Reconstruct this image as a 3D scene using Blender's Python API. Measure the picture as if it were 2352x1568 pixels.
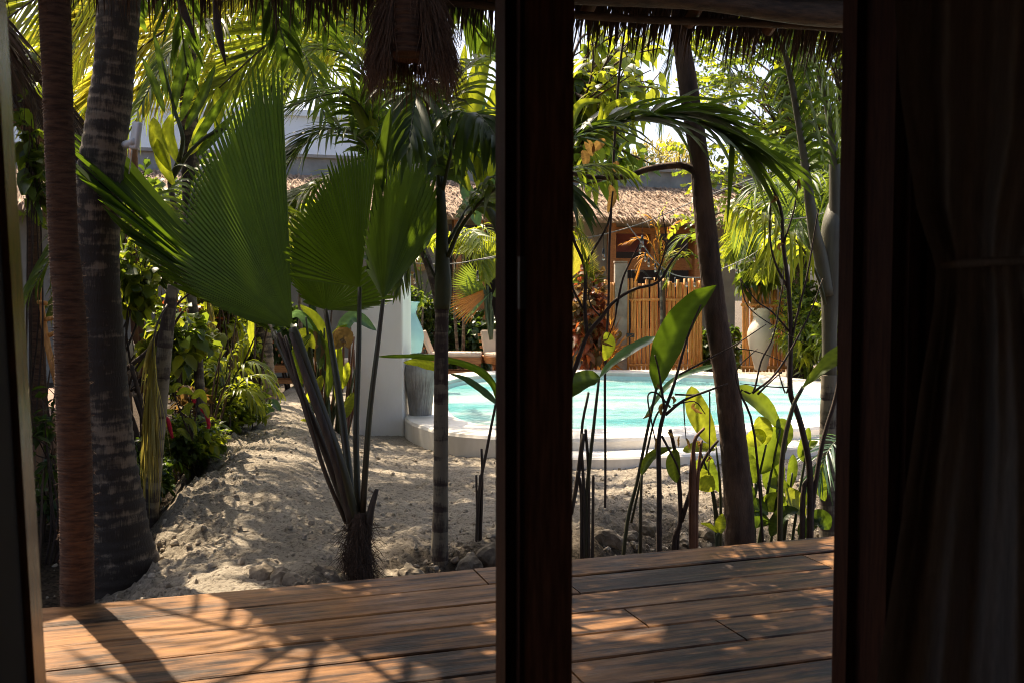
import bpy, math, random
import numpy as np
from mathutils import Vector

for _o in list(bpy.data.objects):
    bpy.data.objects.remove(_o)
SC = bpy.context.scene
COL = SC.collection
R = np.random.RandomState(7)
random.seed(7)

# ------------------------------------------------------------------ camera
CH, FP, HZ = 1.15, 2287.0, 665.0
TH = math.atan((784 - HZ) / FP)
cam = bpy.data.cameras.new('camera')
cam.lens = 35.0; cam.sensor_width = 36.0; cam.clip_start = 0.05; cam.clip_end = 500
cam.dof.use_dof = True; cam.dof.focus_distance = 5.6; cam.dof.aperture_fstop = 8.0
camo = bpy.data.objects.new('camera', cam); COL.objects.link(camo)
camo.location = (0, 0, CH); camo.rotation_euler = (math.pi / 2 - TH, 0, 0)
SC.camera = camo

# ------------------------------------------------------------------ light
SUN_EL, SUN_AZ = math.radians(56), math.radians(-38)      # azimuth from +Y towards +X
SD = Vector((math.sin(SUN_AZ) * math.cos(SUN_EL), math.cos(SUN_AZ) * math.cos(SUN_EL), math.sin(SUN_EL)))
W = bpy.data.worlds.new('World'); SC.world = W; W.use_nodes = True
wn = W.node_tree.nodes; sky = wn.new('ShaderNodeTexSky')
sky.sky_type = 'NISHITA'; sky.sun_disc = False
sky.sun_elevation = SUN_EL; sky.sun_rotation = SUN_AZ; sky.dust_density = 5.0; sky.air_density = 0.7; sky.ozone_density = 0.4
W.node_tree.links.new(sky.outputs[0], wn['Background'].inputs[0])
wn['Background'].inputs[1].default_value = 0.13
sl = bpy.data.lights.new('sun', 'SUN'); sl.energy = 5.0; sl.angle = math.radians(0.5); sl.color = (1.0, 0.84, 0.62)
so = bpy.data.objects.new('sun', sl); COL.objects.link(so)
so.rotation_euler = SD.to_track_quat('Z', 'Y').to_euler(); so.location = (0, 0, 20)
SC.view_settings.view_transform = 'Standard'; SC.view_settings.look = 'None'
SC.view_settings.exposure = 1.36; SC.view_settings.gamma = 1.0
SC.view_settings.use_curve_mapping = False
cy = SC.cycles
cy.use_denoising = True; cy.filter_width = 1.0; cy.max_bounces = 8; cy.diffuse_bounces = 4; cy.glossy_bounces = 3
cy.transmission_bounces = 5; cy.transparent_max_bounces = 10
cy.sample_clamp_indirect = 6.0; cy.caustics_reflective = False; cy.caustics_refractive = False

# ------------------------------------------------------------------ geometry helpers
cT, sT = math.cos(TH), math.sin(TH)
def at(px, py, Y):
    """the point at depth Y that the photo shows at (px, py) of a 2352 x 1568 frame"""
    dx, dz = (px - 1176) / FP, (784 - py) / FP
    k = Y / (cT + dz * sT)
    return np.array([dx * k, Y, CH + (-sT + dz * cT) * k])
def onz(px, py, z):
    dx, dz = (px - 1176) / FP, (784 - py) / FP
    k = (z - CH) / (-sT + dz * cT)
    return np.array([dx * k, (cT + dz * sT) * k, z])
YAW = math.atan(0.327)
U = np.array([math.cos(YAW), math.sin(YAW), 0.0]); N = np.array([-math.sin(YAW), math.cos(YAW), 0.0])
O0 = np.array([0, 1.57, 0.0]); ZZ = np.array([0, 0, 1.0])
def un(u, n, z=0.0):
    return O0 + U * u + N * n + ZZ * z
def nrm(a):
    a = np.asarray(a, float)
    return a / np.maximum(np.linalg.norm(a, axis=-1, keepdims=True), 1e-9)
def cat(pts, k=6):
    """catmull-rom through the points (any number of columns)"""
    p = np.asarray(pts, float)
    if len(p) < 3:
        t = np.linspace(0, 1, k + 1)[:, None]
        return p[0] * (1 - t) + p[-1] * t
    q = np.vstack([2 * p[0] - p[1], p, 2 * p[-1] - p[-2]])
    out = []
    for i in range(1, len(q) - 2):
        for t in np.linspace(0, 1, k, endpoint=False):
            a, b, c, d = q[i - 1], q[i], q[i + 1], q[i + 2]
            out.append(.5 * (2 * b + (c - a) * t + (2 * a - 5 * b + 4 * c - d) * t * t + (3 * b - a - 3 * c + d) * t ** 3))
    out.append(p[-1])
    return np.array(out)
def resample(c, n):
    c = np.asarray(c, float)
    d = np.r_[0, np.cumsum(np.linalg.norm(np.diff(c[:, :3], axis=0), axis=1))]
    t = np.linspace(0, d[-1], n)
    return np.stack([np.interp(t, d, c[:, i]) for i in range(c.shape[1])], 1)
def wloc(o):
    l = np.zeros(3)
    while o is not None:
        l += np.array(o.location); o = o.parent
    return l

GAPS = []          # gaps cut in the unseen crowns so sun patches fall on the deck: (point, radius)
for gx, gy, gr in ((1345, 1415, .10), (1395, 1445, .11), (1460, 1455, .09), (1335, 1545, .07), (1880, 1490, .07), (1800, 1400, .05), (1855, 1345, .06), (1770, 1500, .06), (1700, 1350, .05), (300, 1408, .08), (370, 1402, .08), (440, 1455, .07), (310, 1480, .07),
                   (725, 1420, .07), (765, 1445, .09), (210, 1520, .08), (450, 1552, .10), (540, 1552, .08), (640, 1550, .09), (850, 1550, .09), (970, 1525, .07), (1125, 1435, .07), (1115, 1482, .07)):
    GAPS.append((onz(gx, gy, 0), gr))
SDn = np.array(SD)
def high_mask(P):
    """keep-mask for leaf strips: drops the ones above the frame that stand in a sun shaft"""
    c = P[:, P.shape[1] // 2]
    keep = np.ones(len(c), bool)
    py = HZ - (c[:, 2] - CH) / np.maximum(c[:, 1], .1) * FP
    hi = (py < -40) & (c[:, 1] > 3.2)
    if not hi.any(): return keep
    Q = P[:, ::2] if P.shape[1] > 3 else P
    for o, r in GAPS:
        d = Q - o; t = d @ SDn
        dist = np.linalg.norm(d - t[..., None] * SDn, axis=-1).min(1)
        keep &= ~(hi & (dist < r))
    return keep

class MB:
    def __init__(s):
        s.v = []; s.q = []; s.a = []; s.n = 0; s.t = []
    def add(s, v, q=None, a=0.5, t=None):
        v = np.asarray(v, float).reshape(-1, 3)
        s.v.append(v)
        s.a.append(np.broadcast_to(np.asarray(a, float), (len(v),)))
        if q is not None and len(q): s.q.append(np.asarray(q, int).reshape(-1, 4) + s.n)
        if t is not None and len(t): s.t.append(np.asarray(t, int).reshape(-1, 3) + s.n)
        s.n += len(v)
    def box(s, c, sx, sy, sz, ex=None, a=0.5):
        """box of half sizes along the axes ex (3x3 rows)"""
        ex = np.eye(3) if ex is None else np.asarray(ex)
        k = np.array([[i, j, l] for i in (-1, 1) for j in (-1, 1) for l in (-1, 1)], float) * [sx, sy, sz]
        s.add(np.asarray(c) + k @ ex, [[0, 1, 3, 2], [4, 6, 7, 5], [0, 4, 5, 1], [2, 3, 7, 6], [0, 2, 6, 4], [1, 5, 7, 3]], a)
    def unbox(s, u0, u1, n0, n1, z0, z1, a=0.5):
        s.box(un((u0 + u1) / 2, (n0 + n1) / 2, (z0 + z1) / 2), abs(u1 - u0) / 2, abs(n1 - n0) / 2, abs(z1 - z0) / 2, [U, N, ZZ], a)
    def tube(s, pts, rad, seg=8, k=4, a=0.5, ring=None):
        p = np.asarray(pts, float); rad = np.broadcast_to(np.asarray(rad, float), (len(p),))
        c = cat(np.c_[p, rad], k) if k > 1 else np.c_[p, rad]
        if ring: c = ring(c)
        p, r = c[:, :3], np.maximum(c[:, 3], 1e-4)
        T = nrm(np.gradient(p, axis=0))
        ref = np.array([0.31, 0.2, 0.93]) if abs(T[:, 2]).mean() < .8 else np.array([1.0, 0.1, 0])
        A = nrm(np.cross(T, ref)); B = np.cross(T, A)
        th = np.linspace(0, 2 * np.pi, seg, endpoint=False)
        v = p[:, None] + r[:, None, None] * (np.cos(th)[None, :, None] * A[:, None] + np.sin(th)[None, :, None] * B[:, None])
        n = len(p)
        i = np.arange(n - 1)[:, None] * seg; j = np.arange(seg)[None]; j2 = (j + 1) % seg
        q = np.stack([i + j, i + j2, i + seg + j2, i + seg + j], -1).reshape(-1, 4)
        vv = np.vstack([v.reshape(-1, 3), p[0], p[-1]])
        jj = np.arange(seg); e = (n - 1) * seg
        t = np.vstack([np.stack([jj * 0 + n * seg, (jj + 1) % seg, jj], 1), np.stack([jj * 0 + n * seg + 1, e + jj, e + (jj + 1) % seg], 1)])
        s.add(vv, q, a, t)
    def strips(s, P, S, Nn, Wd, fold=0.2, v=None):
        """m folded strips: P,S,Nn (m,n,3), Wd (m,n)"""
        if P.shape[1] >= 4:
            kp = high_mask(P)
            if not kp.all():
                if v is not None: v = np.asarray(v)[kp]
                P, S, Nn, Wd = P[kp], np.broadcast_to(S, P.shape)[kp], np.broadcast_to(Nn, P.shape)[kp], np.broadcast_to(Wd, P.shape[:2])[kp]
        m, n = P.shape[:2]
        if m == 0: return
        w = Wd[..., None]
        L = P - S * w + Nn * w * fold; Rr = P + S * w + Nn * w * fold
        V = np.stack([L, P, Rr], 2)
        base = (np.arange(m) * n * 3)[:, None, None]; i = np.arange(n - 1)[None, :, None] * 3; c = np.arange(2)[None, None]
        a = base + i + c
        q = np.stack([a, a + 1, a + 4, a + 3], -1).reshape(-1, 4)
        if v is None: v = R.rand(m)
        s.add(V.reshape(-1, 3), q, np.repeat(np.asarray(v), n * 3))
    def lathe(s, c, prof, seg=28, a=0.5, lip=True):
        pr = np.asarray(prof, float); n = len(pr)
        th = np.linspace(0, 2 * np.pi, seg, endpoint=False)
        v = np.stack([pr[:, 0, None] * np.cos(th), pr[:, 0, None] * np.sin(th), np.repeat(pr[:, 1, None], seg, 1)], -1) + np.asarray(c)
        i = np.arange(n - 1)[:, None] * seg; j = np.arange(seg)[None]; j2 = (j + 1) % seg
        s.add(v.reshape(-1, 3), np.stack([i + j, i + j2, i + seg + j2, i + seg + j], -1).reshape(-1, 4), a)
    def build(s, name, mat, parent=None, smooth=True):
        if not s.v: s.add(np.zeros((3, 3)), None, .5, [[0, 1, 2]])
        v = np.vstack(s.v); a = np.concatenate(s.a)
        if parent is not None: v = v - wloc(parent)
        q = np.vstack(s.q) if s.q else np.zeros((0, 4), int); t = np.vstack(s.t) if s.t else np.zeros((0, 3), int)
        me = bpy.data.meshes.new(name)
        me.vertices.add(len(v)); me.vertices.foreach_set('co', v.astype(np.float32).ravel())
        lp = np.r_[q.ravel(), t.ravel()]
        me.loops.add(len(lp)); me.loops.foreach_set('vertex_index', lp.astype(np.int32))
        st = np.r_[np.arange(len(q)) * 4, len(q) * 4 + np.arange(len(t)) * 3]
        me.polygons.add(len(st)); me.polygons.foreach_set('loop_start', st.astype(np.int32))
        try: me.polygons.foreach_set('loop_total', np.r_[np.full(len(q), 4), np.full(len(t), 3)].astype(np.int32))
        except Exception: pass
        me.polygons.foreach_set('use_smooth', np.full(len(st), smooth))
        at_ = me.attributes.new('v', 'FLOAT', 'POINT'); at_.data.foreach_set('value', a.astype(np.float32))
        me.update(calc_edges=True); me.validate()
        me.materials.append(mat)
        o = bpy.data.objects.new(name, me); COL.objects.link(o)
        if parent is not None: o.parent = parent
        return o

def thing(name, label, catg, loc=(0, 0, 0), group=None):
    o = bpy.data.objects.new(name, None); COL.objects.link(o); o.location = [float(x) for x in loc]
    o['label'] = label; o['category'] = catg
    if group: o['group'] = group
    o.empty_display_size = 0.1
    return o
def tag(o, label, catg, group=None):
    o['label'] = label; o['category'] = catg
    if group: o['group'] = group
    return o
def struct(o):
    o['kind'] = 'structure'; return o
def dup(root, loc, label=None):
    c = root.copy(); COL.objects.link(c); c.location = [float(x) for x in loc]
    if label: c['label'] = label
    for ch in list(root.children):
        d = ch.copy(); COL.objects.link(d); d.parent = c
        for g in list(ch.children):
            e = g.copy(); COL.objects.link(e); e.parent = d
    return c

# value noise
def _h(i, j, s):
    n = (i * 374761393 + j * 668265263 + s * 982451653) & 0xffffffff
    n = ((n ^ (n >> 13)) * 1274126177) & 0xffffffff
    return ((n ^ (n >> 16)) & 0xffff) / 65535.0
def vn(x, y, s=0):
    i, j = np.floor(x).astype(np.int64), np.floor(y).astype(np.int64); f, g = x - i, y - j
    f = f * f * (3 - 2 * f); g = g * g * (3 - 2 * g)
    return (_h(i, j, s) * (1 - f) + _h(i + 1, j, s) * f) * (1 - g) + (_h(i, j + 1, s) * (1 - f) + _h(i + 1, j + 1, s) * f) * g
def fbm(x, y, o=4, s=0, k=.5):
    r = 0; a = 1.0; t = 0
    for q in range(o):
        r = r + a * (vn(x * 2 ** q + 17.3 * q, y * 2 ** q + 9.1 * q, s + q) - .5); t += a; a *= k
    return r / t * 2
def sst(x, a, b):
    t = np.clip((x - a) / (b - a), 0, 1); return t * t * (3 - 2 * t)

# ------------------------------------------------------------------ materials
def mat(name):
    m = bpy.data.materials.new(name); m.use_nodes = True
    nt = m.node_tree; b = nt.nodes['Principled BSDF']
    return m, nt, b
def nd(nt, t, **kw):
    n = nt.nodes.new(t)
    for k, v in kw.items():
        if k.startswith('i_'):
            key = k[2:]; key = int(key) if key.isdigit() else key
            n.inputs[key].default_value = v
        else: setattr(n, k, v)
    return n
def c4(c): return (c[0], c[1], c[2], 1.0)
def ramp(nt, fac, stops):
    r = nt.nodes.new('ShaderNodeValToRGB'); e = r.color_ramp.elements
    while len(e) < len(stops): e.new(0.5)
    for i, (p, c) in enumerate(stops): e[i].position = p; e[i].color = c4(c)
    nt.links.new(fac, r.inputs[0]); return r.outputs[0]
def noise(nt, scale, detail=4, stretch=None, rough=.55):
    tc = nd(nt, 'ShaderNodeNewGeometry')
    src = tc.outputs['Position']
    if stretch is not None:
        mp = nd(nt, 'ShaderNodeMapping'); mp.inputs['Scale'].default_value = stretch[0]
        if len(stretch) > 1: mp.inputs['Rotation'].default_value = stretch[1]
        if len(stretch) > 1:
            vr = nd(nt, 'ShaderNodeVectorRotate'); vr.rotation_type = 'Z_AXIS'; vr.inputs['Angle'].default_value = -stretch[1][2]
            nt.links.new(src, vr.inputs['Vector']); src = vr.outputs[0]; mp.inputs['Rotation'].default_value = (0, 0, 0)
        nt.links.new(src, mp.inputs['Vector']); src = mp.outputs[0]
    n = nd(nt, 'ShaderNodeTexNoise', i_Scale=scale, i_Detail=detail, i_Roughness=rough)
    nt.links.new(src, n.inputs['Vector']); return n.outputs[0]
def bump(nt, b, h, strength=.4, dist=.01):
    n = nd(nt, 'ShaderNodeBump', i_Strength=strength, i_Distance=dist)
    nt.links.new(h, n.inputs['Height']); nt.links.new(n.outputs[0], b.inputs['Normal'])
def plain(name, c1, c2=None, scale=6, rough=.7, bmp=.0, bscale=60, stretch=None, spec=.5, metal=0):
    m, nt, b = mat(name)
    if c2 is None: c2 = tuple(x * .7 for x in c1)
    nz = noise(nt, scale, 5, stretch)
    nt.links.new(ramp(nt, nz, [(.35, c2), (.65, c1)]), b.inputs['Base Color'])
    b.inputs['Roughness'].default_value = rough; b.inputs['Specular IOR Level'].default_value = spec
    b.inputs['Metallic'].default_value = metal
    if bmp: bump(nt, b, noise(nt, bscale, 5, stretch), bmp)
    return m
def leafmat(name, ca, cb, tr, tf=.45, rough=.38, spec=.45, veins=0):
    """leaf tissue: reflects, and lets light through in a yellower green"""
    m, nt, b = mat(name)
    av = nd(nt, 'ShaderNodeAttribute', attribute_name='v')
    nz = noise(nt, 14, 3)
    mx = nd(nt, 'ShaderNodeMath', operation='MULTIPLY_ADD', i_1=.45, i_2=-.22); nt.links.new(nz, mx.inputs[0])
    ad = nd(nt, 'ShaderNodeMath', operation='ADD'); nt.links.new(av.outputs['Fac'], ad.inputs[0]); nt.links.new(mx.outputs[0], ad.inputs[1])
    nt.links.new(ramp(nt, ad.outputs[0], [(.1, ca), (.95, cb)]), b.inputs['Base Color'])
    b.inputs['Roughness'].default_value = rough; b.inputs['Specular IOR Level'].default_value = spec
    tl = nd(nt, 'ShaderNodeBsdfTranslucent')
    nt.links.new(ramp(nt, ad.outputs[0], [(.1, tuple(x * .65 for x in tr)), (.95, tuple(min(1, x * 1.25) for x in tr))]), tl.inputs[0])
    mix = nd(nt, 'ShaderNodeMixShader', i_0=tf)
    nt.links.new(b.outputs[0], mix.inputs[1]); nt.links.new(tl.outputs[0], mix.inputs[2])
    nt.links.new(mix.outputs[0], nt.nodes['Material Output'].inputs[0])
    return m

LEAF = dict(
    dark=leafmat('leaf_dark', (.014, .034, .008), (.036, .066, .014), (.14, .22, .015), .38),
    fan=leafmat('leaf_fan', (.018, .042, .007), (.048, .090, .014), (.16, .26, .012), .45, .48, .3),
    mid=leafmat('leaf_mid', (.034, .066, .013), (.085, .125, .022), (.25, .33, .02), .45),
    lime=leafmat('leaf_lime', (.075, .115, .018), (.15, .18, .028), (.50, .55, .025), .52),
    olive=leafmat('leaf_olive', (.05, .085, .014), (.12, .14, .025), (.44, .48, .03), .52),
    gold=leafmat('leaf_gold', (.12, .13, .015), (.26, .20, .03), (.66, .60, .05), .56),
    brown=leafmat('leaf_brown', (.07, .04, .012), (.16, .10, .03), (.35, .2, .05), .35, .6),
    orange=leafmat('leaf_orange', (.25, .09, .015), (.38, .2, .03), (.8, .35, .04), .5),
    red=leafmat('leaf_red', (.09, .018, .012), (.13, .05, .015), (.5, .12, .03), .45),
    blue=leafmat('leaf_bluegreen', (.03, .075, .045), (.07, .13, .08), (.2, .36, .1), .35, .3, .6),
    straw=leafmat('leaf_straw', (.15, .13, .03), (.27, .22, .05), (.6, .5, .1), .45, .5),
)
M_WOOD = plain('dark_door_wood', (.05, .019, .011), (.022, .009, .006), 9, .55, .15, 60, ((14, 14, 1.2),), .06)
M_STILE = plain('brightened_stile_wood', (.26, .115, .065), (.12, .05, .03), 9, .5, .15, 60, ((14, 14, 1.2),), .2)  # door wood lightened to stand in for missing room light on the stile
M_JAMB = plain('varnished_jamb_wood', (.40, .18, .065), (.24, .10, .035), 9, .2, .08, 50, ((14, 14, 1.2),), .7)
M_INT = plain('dark_plaster', (.66, .55, .45), None, 3, .9)
M_BARK = plain('brown_bark', (.135, .082, .05), (.032, .019, .012), 7, .9, .9, 34, ((1.5, 1.5, .5),))
M_TWIG = plain('twig_bark', (.055, .032, .02), (.028, .017, .012), 30, .8, .3, 120)
M_STEM = plain('green_stem', (.06, .075, .03), (.035, .045, .018), 8, .5, .1, 60)
M_PET = plain('petiole', (.055, .06, .025), (.05, .035, .018), 6, .45, .15, 60, ((3, 3, .4),))
M_PETD = plain('dry_petiole', (.085, .06, .04), (.035, .024, .018), 7, .6, .3, 70, ((5, 5, .5),))
M_PLAST = plain('white_plaster', (.82, .78, .71), (.60, .55, .47), 3.0, .75, .12, 30, ((1, 1, .45),))
M_CONC = plain('grey_plaster', (.30, .27, .22), (.2, .18, .15), 2.5, .85, .25, 25)
M_WHITE = plain('white_paint', (.86, .87, .88), (.80, .82, .85), 1.0, .8)
M_TEAK = plain('teak_wood', (.42, .18, .06), (.26, .10, .035), 12, .5, .1, 60, ((1, 1, 6),))
M_BAMB = plain('gate_canes', (.80, .38, .10), (.52, .21, .05), 14, .55, .15, 40, ((6, 6, .6),))
M_CUSH = plain('cushion', (.66, .53, .42), (.60, .47, .37), 6, .9, .1, 120)
M_ROPE = plain('coir', (.135, .072, .040), (.05, .026, .015), 30, .95, .8, 60, ((.5, .5, 3),))
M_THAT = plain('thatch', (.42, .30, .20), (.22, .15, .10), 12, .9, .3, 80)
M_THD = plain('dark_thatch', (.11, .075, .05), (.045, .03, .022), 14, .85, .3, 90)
M_FIBRE = plain('palm_fibre', (.26, .15, .085), (.11, .06, .038), 25, .9, .4, 120, ((8, 8, 1),))
M_POLE = plain('eave_pole', (.10, .062, .036), (.03, .018, .012), 10, .7, .5, 45, ((1, 1, 6),))
M_RAFT = plain('rafter_wood', (.20, .085, .04), (.12, .048, .022), 10, .6, .3, 50)
M_ROCK = plain('coral_rock', (.30, .25, .185), (.11, .085, .06), 14, .95, .9, 45)
M_VASE = plain('cream_glaze', (.72, .63, .5), (.62, .53, .41), 2.2, .55, .08, 40)
M_TURQ = plain('pale_turquoise_glaze', (.42, .66, .66), (.36, .58, .60), 3, .5, .06, 60)
M_TERRA = plain('woven_disc', (.55, .33, .13), (.4, .22, .08), 40, .8, .3, 90)
M_PLASTIC = plain('white_plastic', (.7, .7, .72), (.66, .66, .68), 1, .4)
M_BLACK = plain('black_rubber', (.012, .013, .014), None, 3, .5)
M_CABLE = plain('cable', (.16, .15, .14), (.1, .1, .1), 3, .5)
M_STONE = plain('pale_step_stone', (.36, .29, .21), (.26, .2, .14), 5, .85, .3, 40)
M_DARKIN = plain('unlit_interior', (.02, .014, .011), None, 3, .9)  # near-black colour stands in for the shade of unlit interiors
M_PINK = plain('window_reflection_pink', (.55, .2, .2), None, 4, .9)  # colour of the painted window reflection
M_CHEN = plain('chenille', (.62, .02, .05), (.45, .01, .04), 60, .9, .6, 200)
M_BRICK = None

def brickmat():
    m, nt, b = mat('brick_paving')
    g = nd(nt, 'ShaderNodeNewGeometry')
    br = nd(nt, 'ShaderNodeTexBrick', i_Scale=3.2); br.inputs['Color1'].default_value = (.26, .13, .08, 1)
    br.inputs['Color2'].default_value = (.17, .085, .055, 1); br.inputs['Mortar'].default_value = (.1, .08, .06, 1)
    nt.links.new(g.outputs['Position'], br.inputs['Vector']); nt.links.new(br.outputs[0], b.inputs['Base Color'])
    b.inputs['Roughness'].default_value = .8; return m
M_BRICK = brickmat()

def trunkmat(name, light, dark, freq, amt=.5):
    """ringed palm bark: leaf-scar rings up the trunk, blotched"""
    m, nt, b = mat(name)
    av = nd(nt, 'ShaderNodeAttribute', attribute_name='v')
    n1 = noise(nt, 7, 4, ((1, 1, 3.0),)); n2 = noise(nt, 55, 4, ((3, 3, .35),))
    ad = nd(nt, 'ShaderNodeMath', operation='MULTIPLY_ADD', i_1=1.7, i_2=-.95); nt.links.new(n1, ad.inputs[0])
    s = nd(nt, 'ShaderNodeMath', operation='ADD'); nt.links.new(av.outputs['Fac'], s.inputs[0]); nt.links.new(ad.outputs[0], s.inputs[1])
    ad2 = nd(nt, 'ShaderNodeMath', operation='MULTIPLY_ADD', i_1=.9, i_2=-.45); nt.links.new(n2, ad2.inputs[0])
    s2 = nd(nt, 'ShaderNodeMath', operation='ADD'); nt.links.new(s.outputs[0], s2.inputs[0]); nt.links.new(ad2.outputs[0], s2.inputs[1])
    nt.links.new(ramp(nt, s2.outputs[0], [(.25, dark), (.45, tuple((x + y) * .4 for x, y in zip(light, dark))), (.7, light)]), b.inputs['Base Color'])
    b.inputs['Roughness'].default_value = .85
    bump(nt, b, n2, amt, .01); return m
M_COCO = trunkmat('coconut_bark', (.165, .125, .088), (.022, .015, .010), 1)
M_RING = trunkmat('ringed_palm_bark', (.20, .17, .12), (.05, .034, .028), 1, .15)

# ------------------------------------------------------------------ ground
def dn_(X, Y): return X * N[0] + (Y - 1.57) * N[1] - 2.42
def soil_(X, Y):
    """1 in the planting bed left of the sand path"""
    edge = np.interp(Y, [3.2, 4.6, 5.9, 7.5, 9.6, 11.5, 15, 22], [-1.78, -1.84, -2.05, -2.35, -2.62, -2.9, -3.4, -4.2])
    return 1 - sst(X + .28 * fbm(X * 1.3, Y * 1.3, 3, 5) - edge, -.25, .12)
def gz(X, Y, fine=True):
    X = np.asarray(X, float); Y = np.asarray(Y, float)
    d = dn_(X, Y); so_ = soil_(X, Y)
    z = -.24 - .16 * so_
    edge = np.interp(Y, [3.2, 4.6, 5.9, 7.5, 9.6, 11.5], [-1.78, -1.84, -2.05, -2.35, -2.62, -2.9])
    z += .20 * np.exp(-((X - edge - .55) / .6) ** 2) * sst(Y, 4.6, 6) * (1 - sst(Y, 10, 12.5)) * (1 - so_)
    z += .15 * np.exp(-((X + 1.05) / .55) ** 2 - ((Y - 4.25) / .7) ** 2)
    rt = sst(X, .2, .9); lf_ = sst(X, -.95, -.35)
    dd = d + .30 * fbm(X * 1.9, Y * 1.9, 3, 61)
    z -= .27 * (1 - sst(dd, .5 + .4 * rt, 1.05 + .7 * rt)) * lf_
    z += .05 * np.exp(-((dd - 1.3 - .6 * rt) / .4) ** 2) * lf_
    pool = np.sqrt(((X - 1.5) / 3.1) ** 2 + ((Y - 11.7) / 3.9) ** 2)
    k = sst(pool, 1.05, 1.35)
    z = z * k - .25 * (1 - k)
    vis = sst(Y, 3.4, 4) * (1 - sst(Y, 13, 22))
    z += .055 * fbm(X * .9, Y * .9, 3, 11) * k * vis
    if fine:
        rough = np.exp(-(np.maximum(d, 0) / (1.2 + .7 * rt)) ** 2) * sst(X, -1.0, -.3)
        rough = np.maximum(rough, np.exp(-((X - edge - .05) / .3) ** 2) * (1 - sst(Y, 8, 9.5)))
        z += (.038 * fbm(X * 3.5, Y * 3.5, 4, 21, .6) * (.35 + .65 * rough) + .12 * rough * np.abs(fbm(X * 5.5, Y * 5.5, 4, 33, .65))) * k * vis * (.5 + .5 * (1 - so_))
        z += .022 * fbm(X * 13, Y * 13, 3, 41, .7) * vis
        z += (.022 * np.maximum(0, fbm(X * 17, Y * 17, 3, 51, .6)) * (.25 + 1.3 * rough) + .010 * fbm(X * 33, Y * 33, 2, 71, .6) * (.55 + rough)) * vis
    return z
xs = np.r_[-90, -50, -28, -16, -10, -7, -5.5, np.arange(-4.5, -3.2, .12), np.arange(-3.2, 3.4, .018), np.arange(3.4, 4.2, .05), np.arange(4.2, 6, .12), 7, 9, 13, 20, 34, 60, 95]
ys = np.r_[-40, -15, -5, 0, 2, 3.0, np.arange(3.3, 4.0, .04), np.arange(4.0, 7.2, .016), np.arange(7.2, 8.6, .03), np.arange(8.6, 11, .06), np.arange(11, 18, .2), 19, 21, 25, 32, 45, 70, 120]
GX, GY = np.meshgrid(xs, ys)
GZ = gz(GX, GY)
PIN = np.array([(-.6, 9.68), (-.41, 9.1), (-.12, 8.84), (.49, 8.65), (1.18, 8.73), (2.08, 8.98), (2.93, 9.48), (3.6, 10.4), (3.85, 11.6), (3.7, 13), (3.1, 14.1),
                (2, 14.6), (.8, 14.72), (-.3, 14.45), (-.85, 13.5), (-.87, 12.3), (-.77, 11.2), (-.68, 10.25)])
POUT = np.array([(-1.03, 9.5), (-.85, 8.93), (-.45, 8.36), (.4, 8.08), (1.25, 8.2), (2.2, 8.55), (3.15, 9.1), (3.98, 10.1), (4.3, 11.6), (4.15, 13.2), (3.4, 14.5),
                 (2.1, 15.05), (.8, 15.15), (-.45, 14.9), (-1.2, 13.8), (-1.3, 12.3), (-1.2, 11.1), (-1.1, 10.25)])
def closed(p, k=9):
    q = np.vstack([p[-3:], p, p[:3]])
    c = cat(q, k); return c[3 * k:3 * k + len(p) * k]
pin, pout = closed(PIN), closed(POUT)
def inside(X, Y, poly):
    r = np.zeros(X.shape, bool); j = len(poly) - 1
    for i in range(len(poly)):
        xi, yi = poly[i]; xj, yj = poly[j]
        with np.errstate(divide='ignore', invalid='ignore'):
            c = ((yi > Y) != (yj > Y)) & (X < (xj - xi) * (Y - yi) / (yj - yi + 1e-12) + xi)
        r ^= c; j = i
    return r
GZ[inside(GX, GY, (pout - pout.mean(0)) * .93 + pout.mean(0))] = -1.4
GZ[dn_(GX, GY) < -.12] = np.minimum(GZ, -.45)[dn_(GX, GY) < -.12]
m, nt, b = mat('sand')
av = nd(nt, 'ShaderNodeAttribute', attribute_name='v')
n1 = noise(nt, 2.5, 5); n2 = noise(nt, 48, 5, None, .65); n3 = noise(nt, 300, 3)
sandc = ramp(nt, n1, [(.3, (.32, .275, .215)), (.7, (.48, .415, .33))])
specks = ramp(nt, n2, [(.36, (.30, .27, .24)), (.5, (1, 1, 1))])
mm = nd(nt, 'ShaderNodeMix', data_type='RGBA', blend_type='MULTIPLY'); mm.inputs[0].default_value = .8
nt.links.new(sandc, mm.inputs[6]); nt.links.new(specks, mm.inputs[7])
soilc = ramp(nt, n2, [(.35, (.022, .016, .011)), (.65, (.10, .072, .048))])
ms = nd(nt, 'ShaderNodeMix', data_type='RGBA'); nt.links.new(av.outputs['Fac'], ms.inputs[0])
nt.links.new(mm.outputs[2], ms.inputs[6]); nt.links.new(soilc, ms.inputs[7]); nt.links.new(ms.outputs[2], b.inputs['Base Color'])
b.inputs['Roughness'].default_value = .95; b.inputs['Specular IOR Level'].default_value = .15
hs = nd(nt, 'ShaderNodeMath', operation='MULTIPLY_ADD', i_1=.25); nt.links.new(n3, hs.inputs[0]); nt.links.new(n2, hs.inputs[2])
bump(nt, b, hs.outputs[0], 1.0, .035)
M_SAND = m
mb = MB(); ny, nx = GX.shape
i = np.arange(ny - 1)[:, None] * nx; j = np.arange(nx - 1)[None]
far = np.clip(sst(GY, 17, 22) + sst(np.abs(GX), 6, 9), 0, 1)
rk = (1 - sst(dn_(GX, GY) + .35 * fbm(GX * 2.4, GY * 2.4, 4, 61), .5 + .3 * sst(GX, .2, .9), 1.45 + .7 * sst(GX, .2, .9))) * sst(GX, -1.15, -.5) * .97
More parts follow.
